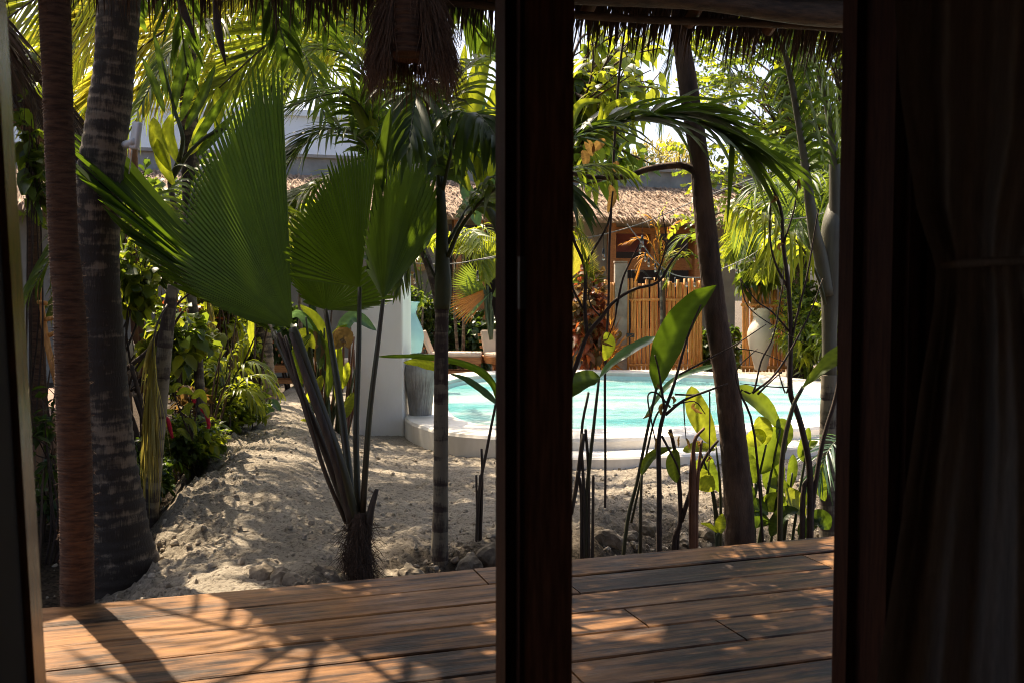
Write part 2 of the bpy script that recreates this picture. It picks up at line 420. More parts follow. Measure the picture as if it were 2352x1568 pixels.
mb.add(np.stack([GX, GY, GZ], -1).reshape(-1, 3), np.stack([i + j, i + j + 1, i + nx + j + 1, i + nx + j], -1).reshape(-1, 4),
       np.clip(np.maximum(np.maximum(soil_(GX, GY), far * .8), rk + .15 * fbm(GX * 5, GY * 5, 3, 3)), 0, 1).ravel())
struct(mb.build('ground', M_SAND))
def gp(px, py, Y):
    """a ground point below the pixel column at depth Y"""
    p = at(px, py, Y); p[2] = float(gz(p[0], p[1], False)); return p

# ------------------------------------------------------------------ house: room, door frame, roof, deck
house = thing('house', 'dark thatched house whose open doorway frames the garden', 'house', un(0, 0, 0))
HB = 3.6
mb = MB()
mb.unbox(-2.6, -.78, -.28, .0, 0, 2.9); mb.unbox(.80, 2.6, -.28, .0, 0, 2.9); mb.unbox(-.78, .80, -.28, 0, 2.12, 2.9)
mb.unbox(-2.75, -2.6, -1.0, .0, 0, 2.9); mb.unbox(-2.75, -2.6, -HB, -2.0, 0, 2.9); mb.unbox(-2.75, -2.6, -2.0, -1.0, 0, .95); mb.unbox(-2.75, -2.6, -2.0, -1.0, 1.75, 2.9); mb.unbox(2.6, 2.75, -HB, .0, 0, 2.9); mb.unbox(-2.75, 2.75, -HB - .15, -HB, 0, 2.9)  # the left wall's unseen window opening is added to fill the room with light
mb.build('wall', M_INT, house, False)
mb = MB(); mb.unbox(-2.75, 2.75, -HB - .15, .0, 2.9, 3.02); mb.build('ceiling', M_INT, house, False)
mb = MB(); mb.unbox(-2.75, 2.75, -HB - .15, .05, -.12, -.004); mb.build('floor', plain('room_floor', (.42, .30, .2), (.32, .22, .14), 4, .5), house, False)
fr = MB()
fr.unbox(-.78, .80, -.09, .03, 2.06, 2.12)
fro = fr.build('door_frame', M_WOOD, house, False)
def skewjamb(u0, u1, n0, n1):
    f = lambda z: .013 - .0305 * (z - .6)
    V = [un(u_ + (f(z_)), n_, z_) for u_ in (u0, u1) for n_ in (n0, n1) for z_ in (0, 2.06)]
    q = MB(); q.add(V, [[0, 1, 3, 2], [4, 6, 7, 5], [0, 4, 5, 1], [2, 3, 7, 6], [0, 2, 6, 4], [1, 5, 7, 3]]); return q
skewjamb(-.80, -.699, -.062, .035).build('jamb', M_JAMB, fro, False)
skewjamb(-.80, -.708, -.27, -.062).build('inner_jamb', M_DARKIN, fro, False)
mb = MB(); mb.unbox(-.9, -.77, -.268, -.01, 0, 2.06); mb.build('lining', M_WOOD, fro, False)
mb = MB(); mb.unbox(.638, .80, -.10, .035, 0, 2.06); mb.unbox(.620, .638, -.02, .02, 0, 2.06)
mb.unbox(.66, .68, -.115, -.10, 0, 2.06); mb.unbox(.70, .72, -.112, -.10, 0, 2.06); mb.build('jamb', M_WOOD, fro, False)
mb = MB(); mb.unbox(.0, .0855, -.045, .03, 0, 2.06); mb.build('stile', M_STILE, fro, False)
mb = MB(); mb.unbox(-.021, .0, -.03, .02, 0, 2.06); mb.unbox(-.004, .004, -.05, -.03, 0, 2.06); mb.build('door_bead', M_WOOD, fro, False)
mb = MB(); mb.unbox(-.76, .78, -.07, .06, -.004, .012); mb.build('threshold', M_WOOD, fro, False)
mb = MB()
for zz in (1.17,): mb.unbox(-.006, .004, -.056, -.046, zz - .05, zz + .03)
mb.build('hinge', plain('hinge_metal', (.16, .15, .14), None, 8, .4, 0, 9, None, .5, 1), fro, False)

# deck
m, nt, b = mat('worn_deck_wood')
av = nd(nt, 'ShaderNodeAttribute', attribute_name='v')
gr = noise(nt, 5, 7, ((.5, 5.0, 5.0), (0, 0, YAW)), .62); big = noise(nt, 2.2, 5, ((1, 2.4, 1), (0, 0, YAW)), .6); wear = noise(nt, 3.2, 7, ((.7, 3.2, 1), (0, 0, YAW)), .75)
md = nd(nt, 'ShaderNodeMath', operation='MULTIPLY_ADD', i_1=1.9, i_2=-.5); nt.links.new(gr, md.inputs[0])
m2 = nd(nt, 'ShaderNodeMath', operation='MULTIPLY_ADD', i_1=1.5, i_2=-1.36); nt.links.new(big, m2.inputs[0]); nt.links.new(m2.outputs[0], md.inputs[2])
m3 = nd(nt, 'ShaderNodeMath', operation='MULTIPLY_ADD', i_1=.45, i_2=0); nt.links.new(av.outputs['Fac'], m3.inputs[0]); nt.links.new(md.outputs[0], m3.inputs[2])
wc = ramp(nt, m3.outputs[0], [(.26, (.016, .0075, .005)), (.42, (.056, .026, .012)), (.58, (.155, .074, .030)), (1.0, (.33, .165, .066))])
wr = ramp(nt, wear, [(.53, (0, 0, 0)), (.62, (1, 1, 1))])
mw = nd(nt, 'ShaderNodeMix', data_type='RGBA'); mw.inputs[7].default_value = (.12, .088, .068, 1)
sc_ = nd(nt, 'ShaderNodeMath', operation='MULTIPLY', i_1=.55); nt.links.new(wr, sc_.inputs[0])
nt.links.new(sc_.outputs[0], mw.inputs[0]); nt.links.new(wc, mw.inputs[6]); nt.links.new(mw.outputs[2], b.inputs['Base Color'])
nt.links.new(ramp(nt, wear, [(.35, (.36, .36, .36)), (.7, (.7, .7, .7))]), b.inputs['Roughness']); b.inputs['Specular IOR Level'].default_value = .2
bump(nt, b, gr, .6, .008)
M_DECK = m
seams = [2.42, 2.19, 1.97, 1.76, 1.55, 1.33, 1.11, .89, .67, .45, .23, .07]
mb = MB()
for k in range(len(seams) - 1):
    n1_, n0_ = seams[k], seams[k + 1]
    cuts = [-3.4, R.uniform(-2.3, -1.9), [1.42, .92, .7, 1.0, 1.25, .6, .8, .5, .5, .5, .5][k] + .0, R.uniform(2.0, 2.6), 3.4]
    if k in (0,): cuts = [-3.4, .62, 3.4]
    for c0, c1 in zip(cuts[:-1], cuts[1:]):
        g = .004
        nseg = 24; uu = np.linspace(c0 + g * .8, c1 - g * .8, nseg)
        wob = .006 * fbm(uu * 1.2, uu * 0 + k * 7.7, 3, 60 + k); wob2 = .006 * fbm(uu * 1.2, uu * 0 + k * 7.7 + 40, 3, 60 + k)
        zt = .004 * (R.rand() - .5) + .003 * fbm(uu * .8, uu * 0 + k * 3.1, 2, 90)
        prof = [(n0_ + g + .004, 0, -.045), (n0_ + g, 0, -.004), (n0_ + g + .006, 0, 0), (n1_ - g - .006, 1, 0), (n1_ - g, 1, -.004), (n1_ - g - .004, 1, -.045)]
        V = np.array([[un(u_, p[0] + (w2 if p[1] else w1), p[2] + z_) for p in prof] for u_, w1, w2, z_ in zip(uu, wob, wob2, zt)])
        ii = np.arange(nseg - 1)[:, None] * 6; jj = np.arange(5)[None]
        q = np.stack([ii + jj, ii + jj + 6, ii + jj + 7, ii + jj + 1], -1).reshape(-1, 4)
        ends = [[0, 1, 2, 3], [0, 3, 4, 5], [(nseg - 1) * 6 + x for x in (3, 2, 1, 0)], [(nseg - 1) * 6 + x for x in (5, 4, 3, 0)]]
        mb.add(V, np.vstack([q, ends]), R.rand())
deck = thing('deck', 'worn brown plank deck outside the doorway, dappled with sunlight', 'deck', un(0, 1.2, 0))
mb.build('planking', M_DECK, deck, False)
mb = MB(); mb.unbox(-3.4, 3.4, 2.30, 2.40, -.30, -.05); mb.unbox(-3.4, 3.4, .3, .4, -.3, -.05)
for u_ in np.arange(-3.2, 3.3, .8): mb.unbox(u_ - .04, u_ + .04, .1, 2.3, -.2, -.05)
mb.build('joist', M_BARK, deck, False)

# veranda roof
roof = MB()
def roofz(n): return 2.41 + (2.55 - n) * .55
def thatch(mbx, n, u0, u1, na, nb, L, wd, hang=0., jit=.05, zoff=0):
    uu = R.uniform(u0, u1, n); nn = R.uniform(na, nb, n)
    d = nrm(np.stack([U * R.normal(0, .16) + N * 1.0 - ZZ * (.55 + hang * R.uniform(.6, 1.6)) + R.normal(0, .07, 3) for _ in range(n)]))
    p0 = np.array([un(a, c, roofz(c) + zoff + R.uniform(-jit, jit)) for a, c in zip(uu, nn)])
    t = np.linspace(0, 1, 4)[None, :, None]; l = R.uniform(.6, 1.15, n)[:, None, None] * L
    P = p0[:, None] + d[:, None] * t * l - ZZ * (t * t * l * .25 * (1 + 2 * hang))
    S = np.broadcast_to(nrm(np.cross(d, R.normal(0, 1, (n, 3))))[:, None], P.shape); Nn = np.cross(S, np.broadcast_to(d[:, None], P.shape))
    mbx.strips(P, S, Nn, wd * np.array([.8, 1, .7, .1])[None] * R.uniform(.6, 1.4, n)[:, None], .3)
mb = MB()
corners = [un(-3.6, -.2, roofz(-.2)), un(3.6, -.2, roofz(-.2)), un(3.6, 2.52, roofz(2.52)), un(-3.6, 2.52, roofz(2.52))]
mb.add(np.vstack([corners, [c + ZZ * .16 for c in corners]]), [[0, 1, 2, 3], [7, 6, 5, 4], [0, 3, 7, 4], [1, 5, 6, 2], [0, 4, 5, 1], [3, 2, 6, 7]])
thatch(mb, 5600, -3.2, 3.2, 2.36, 2.58, .205, .006, .6, .04, .06)
thatch(mb, 700, -2.2, 3.0, 1.2, 2.2, .30, .008, .1, .01, -.01)
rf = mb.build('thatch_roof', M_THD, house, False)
mb = MB()
bp = [un(u_, 2.30, 2.335 + .022 * (u_ - .35) + .010 * math.sin(u_ * 2.1) + .012 * math.sin(u_ * 5.3)) for u_ in np.linspace(-3.4, 3.4, 24)]
mb.tube(bp, [.052 + .006 * math.sin(k * 1.7) for k in range(24)], 12, 3)
mb.build('eave_beam', M_POLE, rf)
mb = MB()
bp = [un(u_, 2.42, 2.285 + .02 * (u_ - .35) + .012 * math.sin(u_ * 3.1 + 1)) for u_ in np.linspace(-3.4, 3.4, 18)]
mb.tube(bp, [.018] * 18, 8, 2); mb.build('batten', M_POLE, rf)
for u_ in (-2.9, -2.1, -1.45, -.7, -.1, .72, 1.13, 1.62, 2.05, 2.5, 3.0):
    mb = MB(); a_ = un(u_, .0, roofz(0) - .12); b_ = un(u_ + R.uniform(-.03, .03), 2.50, roofz(2.50) - .12)
    mb.tube([a_, (a_ + b_) / 2 + ZZ * .01, b_], [.034, .033, .028], 10, 3); mb.build('rafter', M_RAFT, rf)

# porch post wrapped with coir rope
def ropepost(root, pts, rpx, Ys, fuzz=400, nm='rope_wrap', fz=.02):
    c = np.array([np.r_[at(x, y, Y), r * Y / FP] for (x, y, r), Y in zip(pts, Ys)])
    cc = resample(cat(c, 6), 760)
    k = np.arange(len(cc))
    mb = MB()
    cc[:, 3] *= 1 + (.045 + .03 * fbm(k / 9.0, k * 0. + 4, 2, 72)) * np.abs(np.sin(k * math.pi / 3.2 + 2.2 * fbm(k / 25.0, k * 0. + 9, 3, 73))) + .03 * fbm(k / 18.0, k * 0., 3, 70)
    mb.tube(cc[:, :3], cc[:, 3], 20, 1, .5)
    n = fuzz; ii = R.randint(0, len(cc), n); th = R.uniform(0, 2 * np.pi, n)
    d = nrm(np.stack([np.cos(th), np.sin(th), R.normal(-.2, .6, n)], 1)); o_ = np.stack([np.cos(th), np.sin(th), 0 * th], 1)
    p0 = cc[ii, :3] + o_ * cc[ii, 3:4] * .97
    t = np.linspace(0, 1, 3)[None, :, None]
    P = p0[:, None] + d[:, None] * t * R.uniform(.4, 1.3, n)[:, None, None] * fz + ZZ * t * t * R.normal(0, fz * .4, n)[:, None, None]
    S = np.broadcast_to(nrm(np.cross(d, R.normal(0, 1, (n, 3))))[:, None], P.shape); Nn = np.cross(S, np.broadcast_to(d[:, None], P.shape))
    mb.strips(P, S, Nn, np.array([1, .8, .2])[None] * np.full((n, 1), .0009), .2)
    return mb.build(nm, M_ROPE, root)
pp = thing('porch_post', 'thick coir rope wrapped post at the left end of the deck', 'post', un(-2.0, 2.40, 0))
pts = [(119, -160, 33), (125, 0, 33), (132, 200, 31), (140, 420, 31), (146, 560, 31), (160, 720, 34), (166, 900, 36), (172, 1050, 36), (176, 1200, 36), (177, 1330, 37), (178, 1398, 35)]
ropepost(pp, pts, 1, [3.62] * len(pts), 2600)
mb = MB(); mb.tube([at(119, -200, 3.62), at(178, 1402, 3.6)], [.035, .035], 10, 3); mb.build('core', M_BARK, pp)
# pale stone block
st = onz(165, 1372, -.02); 
mb = MB(); c = un(-1.93, 2.70, -.03); mb.box(c, .20, .24, .10, [U, N, ZZ])
o = mb.build('stone_block', M_STONE, None, False); tag(o, 'pale square stone block at the foot of the rope wrapped porch post', 'stone block')
bm = o.modifiers.new('b', 'BEVEL'); bm.width = .012; bm.segments = 2

# fibre pendant lamp under the eave
lp = at(945, 60, 3.95)
lamp = thing('pendant_lamp', 'shaggy brown palm fibre lamp hanging under the eave', 'lamp', lp)
mb = MB()
s_ = 3.95 / FP
prof = [(.02, 120 * s_), (38 * s_, 70 * s_), (44 * s_, 0), (46 * s_, -60 * s_), (40 * s_, -75 * s_), (30 * s_, -20 * s_)]
mb.lathe(lp, prof, 24)
n = 6500; th = R.uniform(0, 2 * np.pi, n); zz = R.uniform(-85, 120, n) * s_
rr = np.interp(zz, [-75 * s_, -60 * s_, 0, 70 * s_, 120 * s_], [80 * s_, 86 * s_, 76 * s_, 66 * s_, .04]) * R.uniform(.93, 1.05, n)
keep = ~((np.abs(np.arctan2(np.sin(th - 4.67), np.cos(th - 4.67))) < .42) & (zz < 78 * s_))
th, zz, rr = th[keep], zz[keep], rr[keep]; n = len(th)
o_ = np.stack([np.cos(th), np.sin(th), 0 * th], 1); p0 = lp + o_ * rr[:, None] + ZZ * zz[:, None]
d = nrm(o_ * R.uniform(.05, .5, n)[:, None] - ZZ + R.normal(0, .18, (n, 3)))
t = np.linspace(0, 1, 4)[None, :, None]; l = R.uniform(.05, .19, n)[:, None, None]
P = p0[:, None] + d[:, None] * t * l - ZZ * t * t * l * .2
S = np.broadcast_to(nrm(np.cross(d, R.normal(0, 1, (n, 3))))[:, None], P.shape); Nn = np.cross(S, np.broadcast_to(d[:, None], P.shape))
mb.strips(P, S, Nn, np.array([1, .9, .6, .1])[None] * np.full((n, 1), .0016), .3)
mb.build('fibre_shade', M_FIBRE, lamp)
mb = MB()
k = np.arange(60); zc = np.linspace(120, -75, 60) * s_
rc = 34 * s_ * (1 + .10 * np.abs(np.sin(k * math.pi / 5)))
mb.tube(np.stack([k * 0 + lp[0] - .006, k * 0 + lp[1] - .075, lp[2] + zc], 1), rc, 18, 1); mb.build('rope_core', M_ROPE, lamp)
mb = MB(); mb.tube([lp + ZZ * .2, lp + ZZ * .75], [.008, .008], 6, 1); mb.build('cord', M_BLACK, lamp)

# curtain
m, nt, b = mat('dark_linen')
nz = noise(nt, 180, 2, ((1, 1, .12),)); nt.links.new(ramp(nt, nz, [(.3, (.42, .375, .34)), (.7, (.56, .505, .46))]), b.inputs['Base Color'])
b.inputs['Roughness'].default_value = .95
M_CURT = m
cur = thing('curtain', 'dark linen curtain tied back beside the doorway', 'curtain', at(2250, 1500, 1.5))
mb = MB(); rows = 60; cols = 70
yy = np.linspace(-200, 1900, rows)
edge_ = np.interp(yy, [-200, 200, 480, 610, 700, 900, 1250, 1568, 1900], [2045, 2066, 2105, 2150, 2146, 2112, 2062, 2014, 1985])
rgt = np.interp(yy, [-200, 300, 610, 1000, 1900], [2620, 2560, 2420, 2520, 2640])
V = []
for y_, e_, r_ in zip(yy, edge_, rgt):
    for k in range(cols):
        f = k / (cols - 1); x_ = e_ + (r_ - e_) * (f ** 1.05)
        pinch = 1 - .75 * math.exp(-((y_ - 610) / 90.0) ** 2)
        dy = -.10 * math.exp(-f / .035) + .028 * pinch * math.sin(f * 2 * math.pi * 3.1 + .6 * math.sin(y_ / 500.)) + .012 * pinch * math.sin(f * 2 * math.pi * 7 + y_ / 300.)
        V.append(at(x_, y_, 1.44 + .25 * f * 0 + dy))
V = np.array(V).reshape(rows, cols, 3)
i = np.arange(rows - 1)[:, None] * cols; j = np.arange(cols - 1)[None]
mb.add(V, np.stack([i + j, i + j + 1, i + cols + j + 1, i + cols + j], -1).reshape(-1, 4))
mb.build('cloth', M_CURT, cur)
mb = MB(); mb.tube([at(2158, 612, 1.42), at(2205, 606, 1.395), at(2300, 600, 1.40), at(2425, 596, 1.43)], [.003, .006, .006, .006], 8, 4); mb.build('tieback', M_CURT, cur)

# ------------------------------------------------------------------ pool
pool = thing('pool', 'round white plastered pool with turquoise water and a step', 'pool', (1.5, 11.7, -.25))
def loops(mbx, L):
    n = len(L[0]); V = np.vstack(L); q = []
    for r_ in range(len(L) - 1):
        for k in range(n): q.append([r_ * n + k, r_ * n + (k + 1) % n, (r_ + 1) * n + (k + 1) % n, (r_ + 1) * n + k])
    mbx.add(V, q)
def lz(p, z): return np.c_[p, np.full(len(p), z)]
def grow(p, d):
    t = nrm(np.roll(p, -1, 0) - np.roll(p, 1, 0)); return p + np.stack([t[:, 1], -t[:, 0]], 1) * d
if abs(grow(pin, .1)[0][0]) < abs(pin[0][0]): SGN = -1
else: SGN = 1
ctr = pin.mean(0)
def shr(p, k): return ctr + (p - ctr) * k
mb = MB()
loops(mb, [lz(pout, -.75), lz(pout, -.09), lz(shr(pout, .994), -.066), lz(shr(pout, .98), -.06), lz(pin, -.06), lz(shr(pin, .992), -.075), lz(shr(pin, .985), -.35)])
mb.build('coping', M_PLAST, pool, False)
m, nt, b = mat('pool_plaster')
nt.links.new(ramp(nt, noise(nt, 1.2, 3), [(.3, (.62, .80, .79)), (.7, (.74, .86, .84))]), b.inputs['Base Color']); b.inputs['Roughness'].default_value = .8
M_BASIN = m
mb = MB(); L_ = [lz(shr(pin, .9855), -.12), lz(shr(pin, .985), -.5), lz(shr(pin, .95), -.80), lz(shr(pin, .5), -.85), lz(shr(pin, .02), -.86)]
loops(mb, L_); mb.build('basin', M_BASIN, pool)
m, nt, b = mat('pool_water')
nt.nodes.remove(b)
w1 = noise(nt, 3.2, 4, ((1, 1.5, 1),), .6); w2 = noise(nt, 14, 3, ((1, 2.2, 1),))
hh = nd(nt, 'ShaderNodeMath', operation='MULTIPLY_ADD', i_1=.25); nt.links.new(w2, hh.inputs[0]); nt.links.new(w1, hh.inputs[2])
bp_ = nd(nt, 'ShaderNodeBump', i_Strength=1.0, i_Distance=.12); nt.links.new(hh.outputs[0], bp_.inputs['Height'])
tr_ = nd(nt, 'ShaderNodeBsdfTransparent'); tr_.inputs[0].default_value = (.68, .89, .90, 1)
mk = nd(nt, 'ShaderNodeBsdfDiffuse'); nt.links.new(ramp(nt, noise(nt, 1.1, 5, ((.6, 1.6, 1),), .6), [(.38, (.10, .38, .40)), (.5, (.27, .51, .51)), (.62, (.48, .60, .57))]), mk.inputs[0])  # teal and pale patches in the colour stand in for reflections on the water
mt_ = nd(nt, 'ShaderNodeMixShader', i_0=.55); nt.links.new(tr_.outputs[0], mt_.inputs[1]); nt.links.new(mk.outputs[0], mt_.inputs[2])
gl = nd(nt, 'ShaderNodeBsdfGlossy', i_Roughness=.04); nt.links.new(bp_.outputs[0], gl.inputs['Normal'])
fz = nd(nt, 'ShaderNodeFresnel', i_IOR=1.33); nt.links.new(bp_.outputs[0], fz.inputs['Normal'])
mx = nd(nt, 'ShaderNodeMixShader'); nt.links.new(fz.outputs[0], mx.inputs[0]); nt.links.new(mt_.outputs[0], mx.inputs[1]); nt.links.new(gl.outputs[0], mx.inputs[2])
nt.links.new(mx.outputs[0], nt.nodes['Material Output'].inputs[0])
M_WATER = m
mb = MB(); loops(mb, [lz(shr(pin, .984), -.17), lz(shr(pin, .6), -.17), lz(shr(pin, .01), -.17)])
o = mb.build('water', M_WATER, pool)
# step along the near right side
mb = MB()
near = cat(np.array([(.05, 8.02), (.25, 7.80), (.65, 7.72), (1.3, 7.84), (2.2, 8.16), (3.2, 8.72), (3.9, 9.4), (4.4, 10.2)]), 6)
inn = cat(np.array([(.1, 8.3), (.3, 8.25), (.65, 8.25), (1.3, 8.35), (2.2, 8.7), (3.1, 9.25), (3.7, 9.9), (4.1, 10.4)]), 6)
n = len(near); V = np.vstack([lz(near, -.6), lz(near, -.175), lz(near + nrm(inn - near) * .015, -.16), lz(inn, -.16)])
i = np.arange(3)[:, None] * n; j = np.arange(n - 1)[None]
mb.add(V, np.stack([i + j, i + j + 1, i + n + j + 1, i + n + j], -1).reshape(-1, 4)); mb.build('step', M_PLAST, pool, False)

# feature wall
fw = MB()
a0, a1 = onz(812, 1012, -.25), onz(927, 1000, -.25)
Yw = a1[1]
f0, f1 = at(806, 1030, Yw), at(927, 1000, Yw); t0, t1 = at(806, 706, Yw), at(924, 600, Yw); t05 = at(905, 685, Yw)
f0[2] = f1[2] = -.4
D_ = np.array([.05, .32, 0])
fw.add([f0, f1, t1, t05, t0, f0 + D_, f1 + D_, t1 + D_, t05 + D_, t0 + D_], [[5, 9, 8, 6], [0, 5, 6, 1], [1, 6, 7, 2], [2, 7, 8, 3], [3, 8, 9, 4], [4, 9, 5, 0], [0, 1, 3, 4]], .5, [[1, 2, 3], [6, 8, 7]])
o = fw.build('garden_wall', plain('white_garden_wall', (.90, .87, .81), (.80, .76, .69), 2.5, .75, .12, 30, ((1, 1, .35),)), None, False); tag(o, 'short upright white plaster wall at the left end of the pool', 'wall')
o.modifiers.new('b', 'BEVEL').width = .012

# vases
def vase(px, top, bot, Y, prof, mt, label, grp=None, name='vase'):
    b_ = at(px, bot, Y); t_ = at(px, top, Y); h = t_[2] - b_[2]
    root = thing(name, label, 'vase', b_, grp)
    mb = MB(); pr = cat(np.array([(r_ * Y / FP, z_ * h) for r_, z_ in prof]), 6)
    mb.lathe(b_, np.vstack([[0, 0.002], pr, [[pr[-1, 0] * .86, pr[-1, 1] - .004], [pr[-1, 0] * .8, pr[-1, 1] - .12]]]), 40); mb.build('body', mt, root)
    mb = MB(); mb.lathe(b_, [(pr[-1, 0] * 1.0, h - .02), (pr[-1, 0] * 1.06, h - .012), (pr[-1, 0] * 1.06, h), (pr[-1, 0] * .9, h + .003)], 40); mb.build('rim', mt, root)
    return root
tallp = [(13, 0), (17, .12), (27, .38), (31, .55), (29, .66), (19, .80), (17.5, .87), (20, .94), (24, 1.0)]
vase(1747, 708, 849, 15.35, tallp, M_VASE, 'tall cream vase in front of the cane fence beyond the pool')
vase(938, 693, 866, 13.3, [(15, 0), (20, .12), (32, .38), (36, .52), (33, .64), (21, .80), (18.5, .86), (22, .94), (26, 1.0)], M_TURQ, 'tall pale turquoise vase half hidden by the white wall')
m, nt, b = mat('ribbed_grey_clay')
w_ = noise(nt, 60, 2, ((1, 1, .02),)); n_ = noise(nt, 5, 4)
nt.links.new(ramp(nt, n_, [(.3, (.17, .15, .135)), (.7, (.36, .36, .33))]), b.inputs['Base Color']); b.inputs['Roughness'].default_value = .7; bump(nt, b, w_, .8, .02)
vase(966, 812, 953, 9.62, [(26, 0), (27, .1), (31, .35), (36.5, .62), (37, .72), (33, .82), (22, .9), (19, .93), (22, 1.0)], m, 'grey ribbed clay urn standing on the pool coping', None, 'urn')

# ------------------------------------------------------------------ buildings behind the pool
villa = thing('villa', 'low villa with a thatched roof and wooden windows behind the pool', 'house', un(4, 16.4, -.25))
VN = 16.6
mb = MB()
# front wall with openings
def wallrun(mbx, u0, u1, n0, z0, z1, holes, th=.22):
    us = sorted({u0, u1, *[h[0] for h in holes], *[h[1] for h in holes]})
    for a_, b_ in zip(us[:-1], us[1:]):
        hs = sorted([h for h in holes if h[0] <= a_ + 1e-6 and h[1] >= b_ - 1e-6], key=lambda h: h[2]); z = z0
        for h in hs:
            if h[2] > z: mbx.unbox(a_, b_, n0, n0 + th, z, h[2])
            z = h[3]
        if z < z1: mbx.unbox(a_, b_, n0, n0 + th, z, z1)
def ucoord(px, py, n):
    """u, z where the pixel's ray meets the plane n"""
    d = at(px, py, 1.0) - np.array([0, 0, CH]); o_ = np.array([0, 0, CH]) - O0
    k = (n - o_ @ N) / (d @ N); p = np.array([0, 0, CH]) + d * k - O0
    return p @ U, p[2]
holes = []
wins = []
for (x0, y0, x1, y1) in [(1405, 528, 1500, 600), (1506, 528, 1594, 600), (1420, 612, 1594, 760), (1690, 552, 1738, 800)]:
    a_, zt_ = ucoord(x0, y0, VN); b_, zb_ = ucoord(x1, y1, VN); holes.append((a_, b_, max(zb_, -.2), zt_)); wins.append((a_, b_, max(zb_, -.2), zt_))
a_, zt_ = ucoord(1030, 515, VN); b_, zb_ = ucoord(1160, 830, VN); holes.append((a_, b_, -.2, zt_))
wallrun(mb, -6, 11.5, VN, -.4, 2.72, holes)
mb.build('wall', M_CONC, villa, False)
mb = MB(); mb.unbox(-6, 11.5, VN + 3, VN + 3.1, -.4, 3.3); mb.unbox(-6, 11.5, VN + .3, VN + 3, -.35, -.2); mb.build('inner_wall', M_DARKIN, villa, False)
mb = MB(); mb.unbox(-6.2, 12, VN + 1.35, VN + 1.7, 2.5, 3.66); mb.unbox(-6.25, 12.05, VN + 1.28, VN + 1.78, 3.66, 3.72); mb.build('parapet', plain('parapet_plaster', (.34, .33, .31), (.22, .22, .21), 3, .9, .3, 12), villa, False)
for (a_, b_, z0, z1) in wins[:3]:
    mb = MB()
    for (p, q, r_, s__) in [(a_ - .05, a_ + .07, z0, z1), (b_ - .07, b_ + .05, z0, z1), (a_ - .05, b_ + .05, z1 - .07, z1 + .05), (a_ - .05, b_ + .05, z0 - .08, z0 + .05)]: mb.unbox(p, q, VN - .03 - .004 * R.rand(), VN + .12, r_, s__)
    mb.build('window_frame', M_TEAK, villa, False)
mb = MB(); a_, z_ = ucoord(1412, 560, VN + 1); b_, _ = ucoord(1490, 560, VN + 1); mb.unbox(a_, b_, VN + .9, VN + 1.5, z_ - .15, z_ + .22); mb.build('pink_reflection', M_PINK, villa, False)  # pink block stands in for the reflection in the villa window
mb = MB()
for px in (1300, 1405, 1600, 1050, 1105):
    u_, _ = ucoord(px, 600, VN - .35); mb2 = MB(); mb2.unbox(u_ - .07, u_ + .07, VN - .4, VN - .27, -.3, 2.44); mb2.build('post', M_TEAK, villa, False)
mb = MB(); mb.unbox(-6, 11.5, VN - .42, VN - .25, 2.44, 2.56); mb.build('eave_beam', M_TEAK, villa, False)
# villa thatch
def vrz(n): return 2.53 + (n - (VN - .55)) * .42
mb = MB()
V = [un(-6.2, VN - .55, vrz(VN - .55)), un(11.8, VN - .55, vrz(VN - .55)), un(11.8, VN + 1.36, vrz(VN + 1.36)), un(-6.2, VN + 1.36, vrz(VN + 1.36))]
mb.add(np.vstack([V, [v_ - ZZ * .12 for v_ in V]]), [[0, 1, 2, 3], [7, 6, 5, 4], [0, 4, 5, 1]])
n = 15000; uu = R.uniform(-6.2, 11.8, n); nn = R.uniform(VN - .6, VN + 1.33, n)
p0 = np.array([un(a_, c_, vrz(c_) + R.uniform(-.01, .05)) for a_, c_ in zip(uu, nn)])
d = nrm(-N * 1.0 - ZZ * .30 + U * R.normal(0, .28, n)[:, None] + R.normal(0, .12, (n, 3)))
t = np.linspace(0, 1, 3)[None, :, None]; l = R.uniform(.1, .3, n)[:, None, None]
P = p0[:, None] + d[:, None] * t * l - ZZ * t * t * l * .2
S = np.broadcast_to(nrm(np.cross(d, ZZ + R.normal(0, .5, (n, 3))))[:, None], P.shape); Nn = np.cross(S, np.broadcast_to(d[:, None], P.shape))
mb.strips(P, S, Nn, np.array([1, .9, .25])[None] * R.uniform(.006, .018, n)[:, None], .2)
mb.build('thatch_roof', M_THAT, villa, False)

wb = thing('white_building', 'white building rising behind the palms', 'building', un(-1, 22, -.3))
mb = MB(); mb.unbox(-14, 6.2, 21, 28, -.4, 4.95); mb.build('wall', M_WHITE, wb, False)
for u_ in (-3.4, -.6, 2.4, 4.6):
    mb = MB(); mb.unbox(u_, u_ + .22, 20.94, 21.0, -.3, 4.93); mb.build('pilaster', M_WHITE, wb, False)
mb = MB(); mb.tube([un(.2, 20.9, 0), un(.2, 20.9, 4.8)], [.05, .05], 8, 1); mb.build('downpipe', M_PLASTIC, wb)
mb = MB(); mb.unbox(-14.1, 6.3, 20.9, 28, 4.95, 5.08); mb.build('roof', M_WHITE, wb, False)
mb = MB(); mb.unbox(-14, 6.25, 20.85, 21.0, 3.9, 4.03); mb.build('ledge', M_CONC, wb, False)
M_GREYGL = plain('grey_glass', (.12, .15, .18), None, 1, .15)
for u_ in (-2.6, 1.1):
    mb = MB(); mb.unbox(u_, u_ + 1.0, 20.97, 21.0, 2.0, 3.4); mb.build('window', M_GREYGL, wb, False)

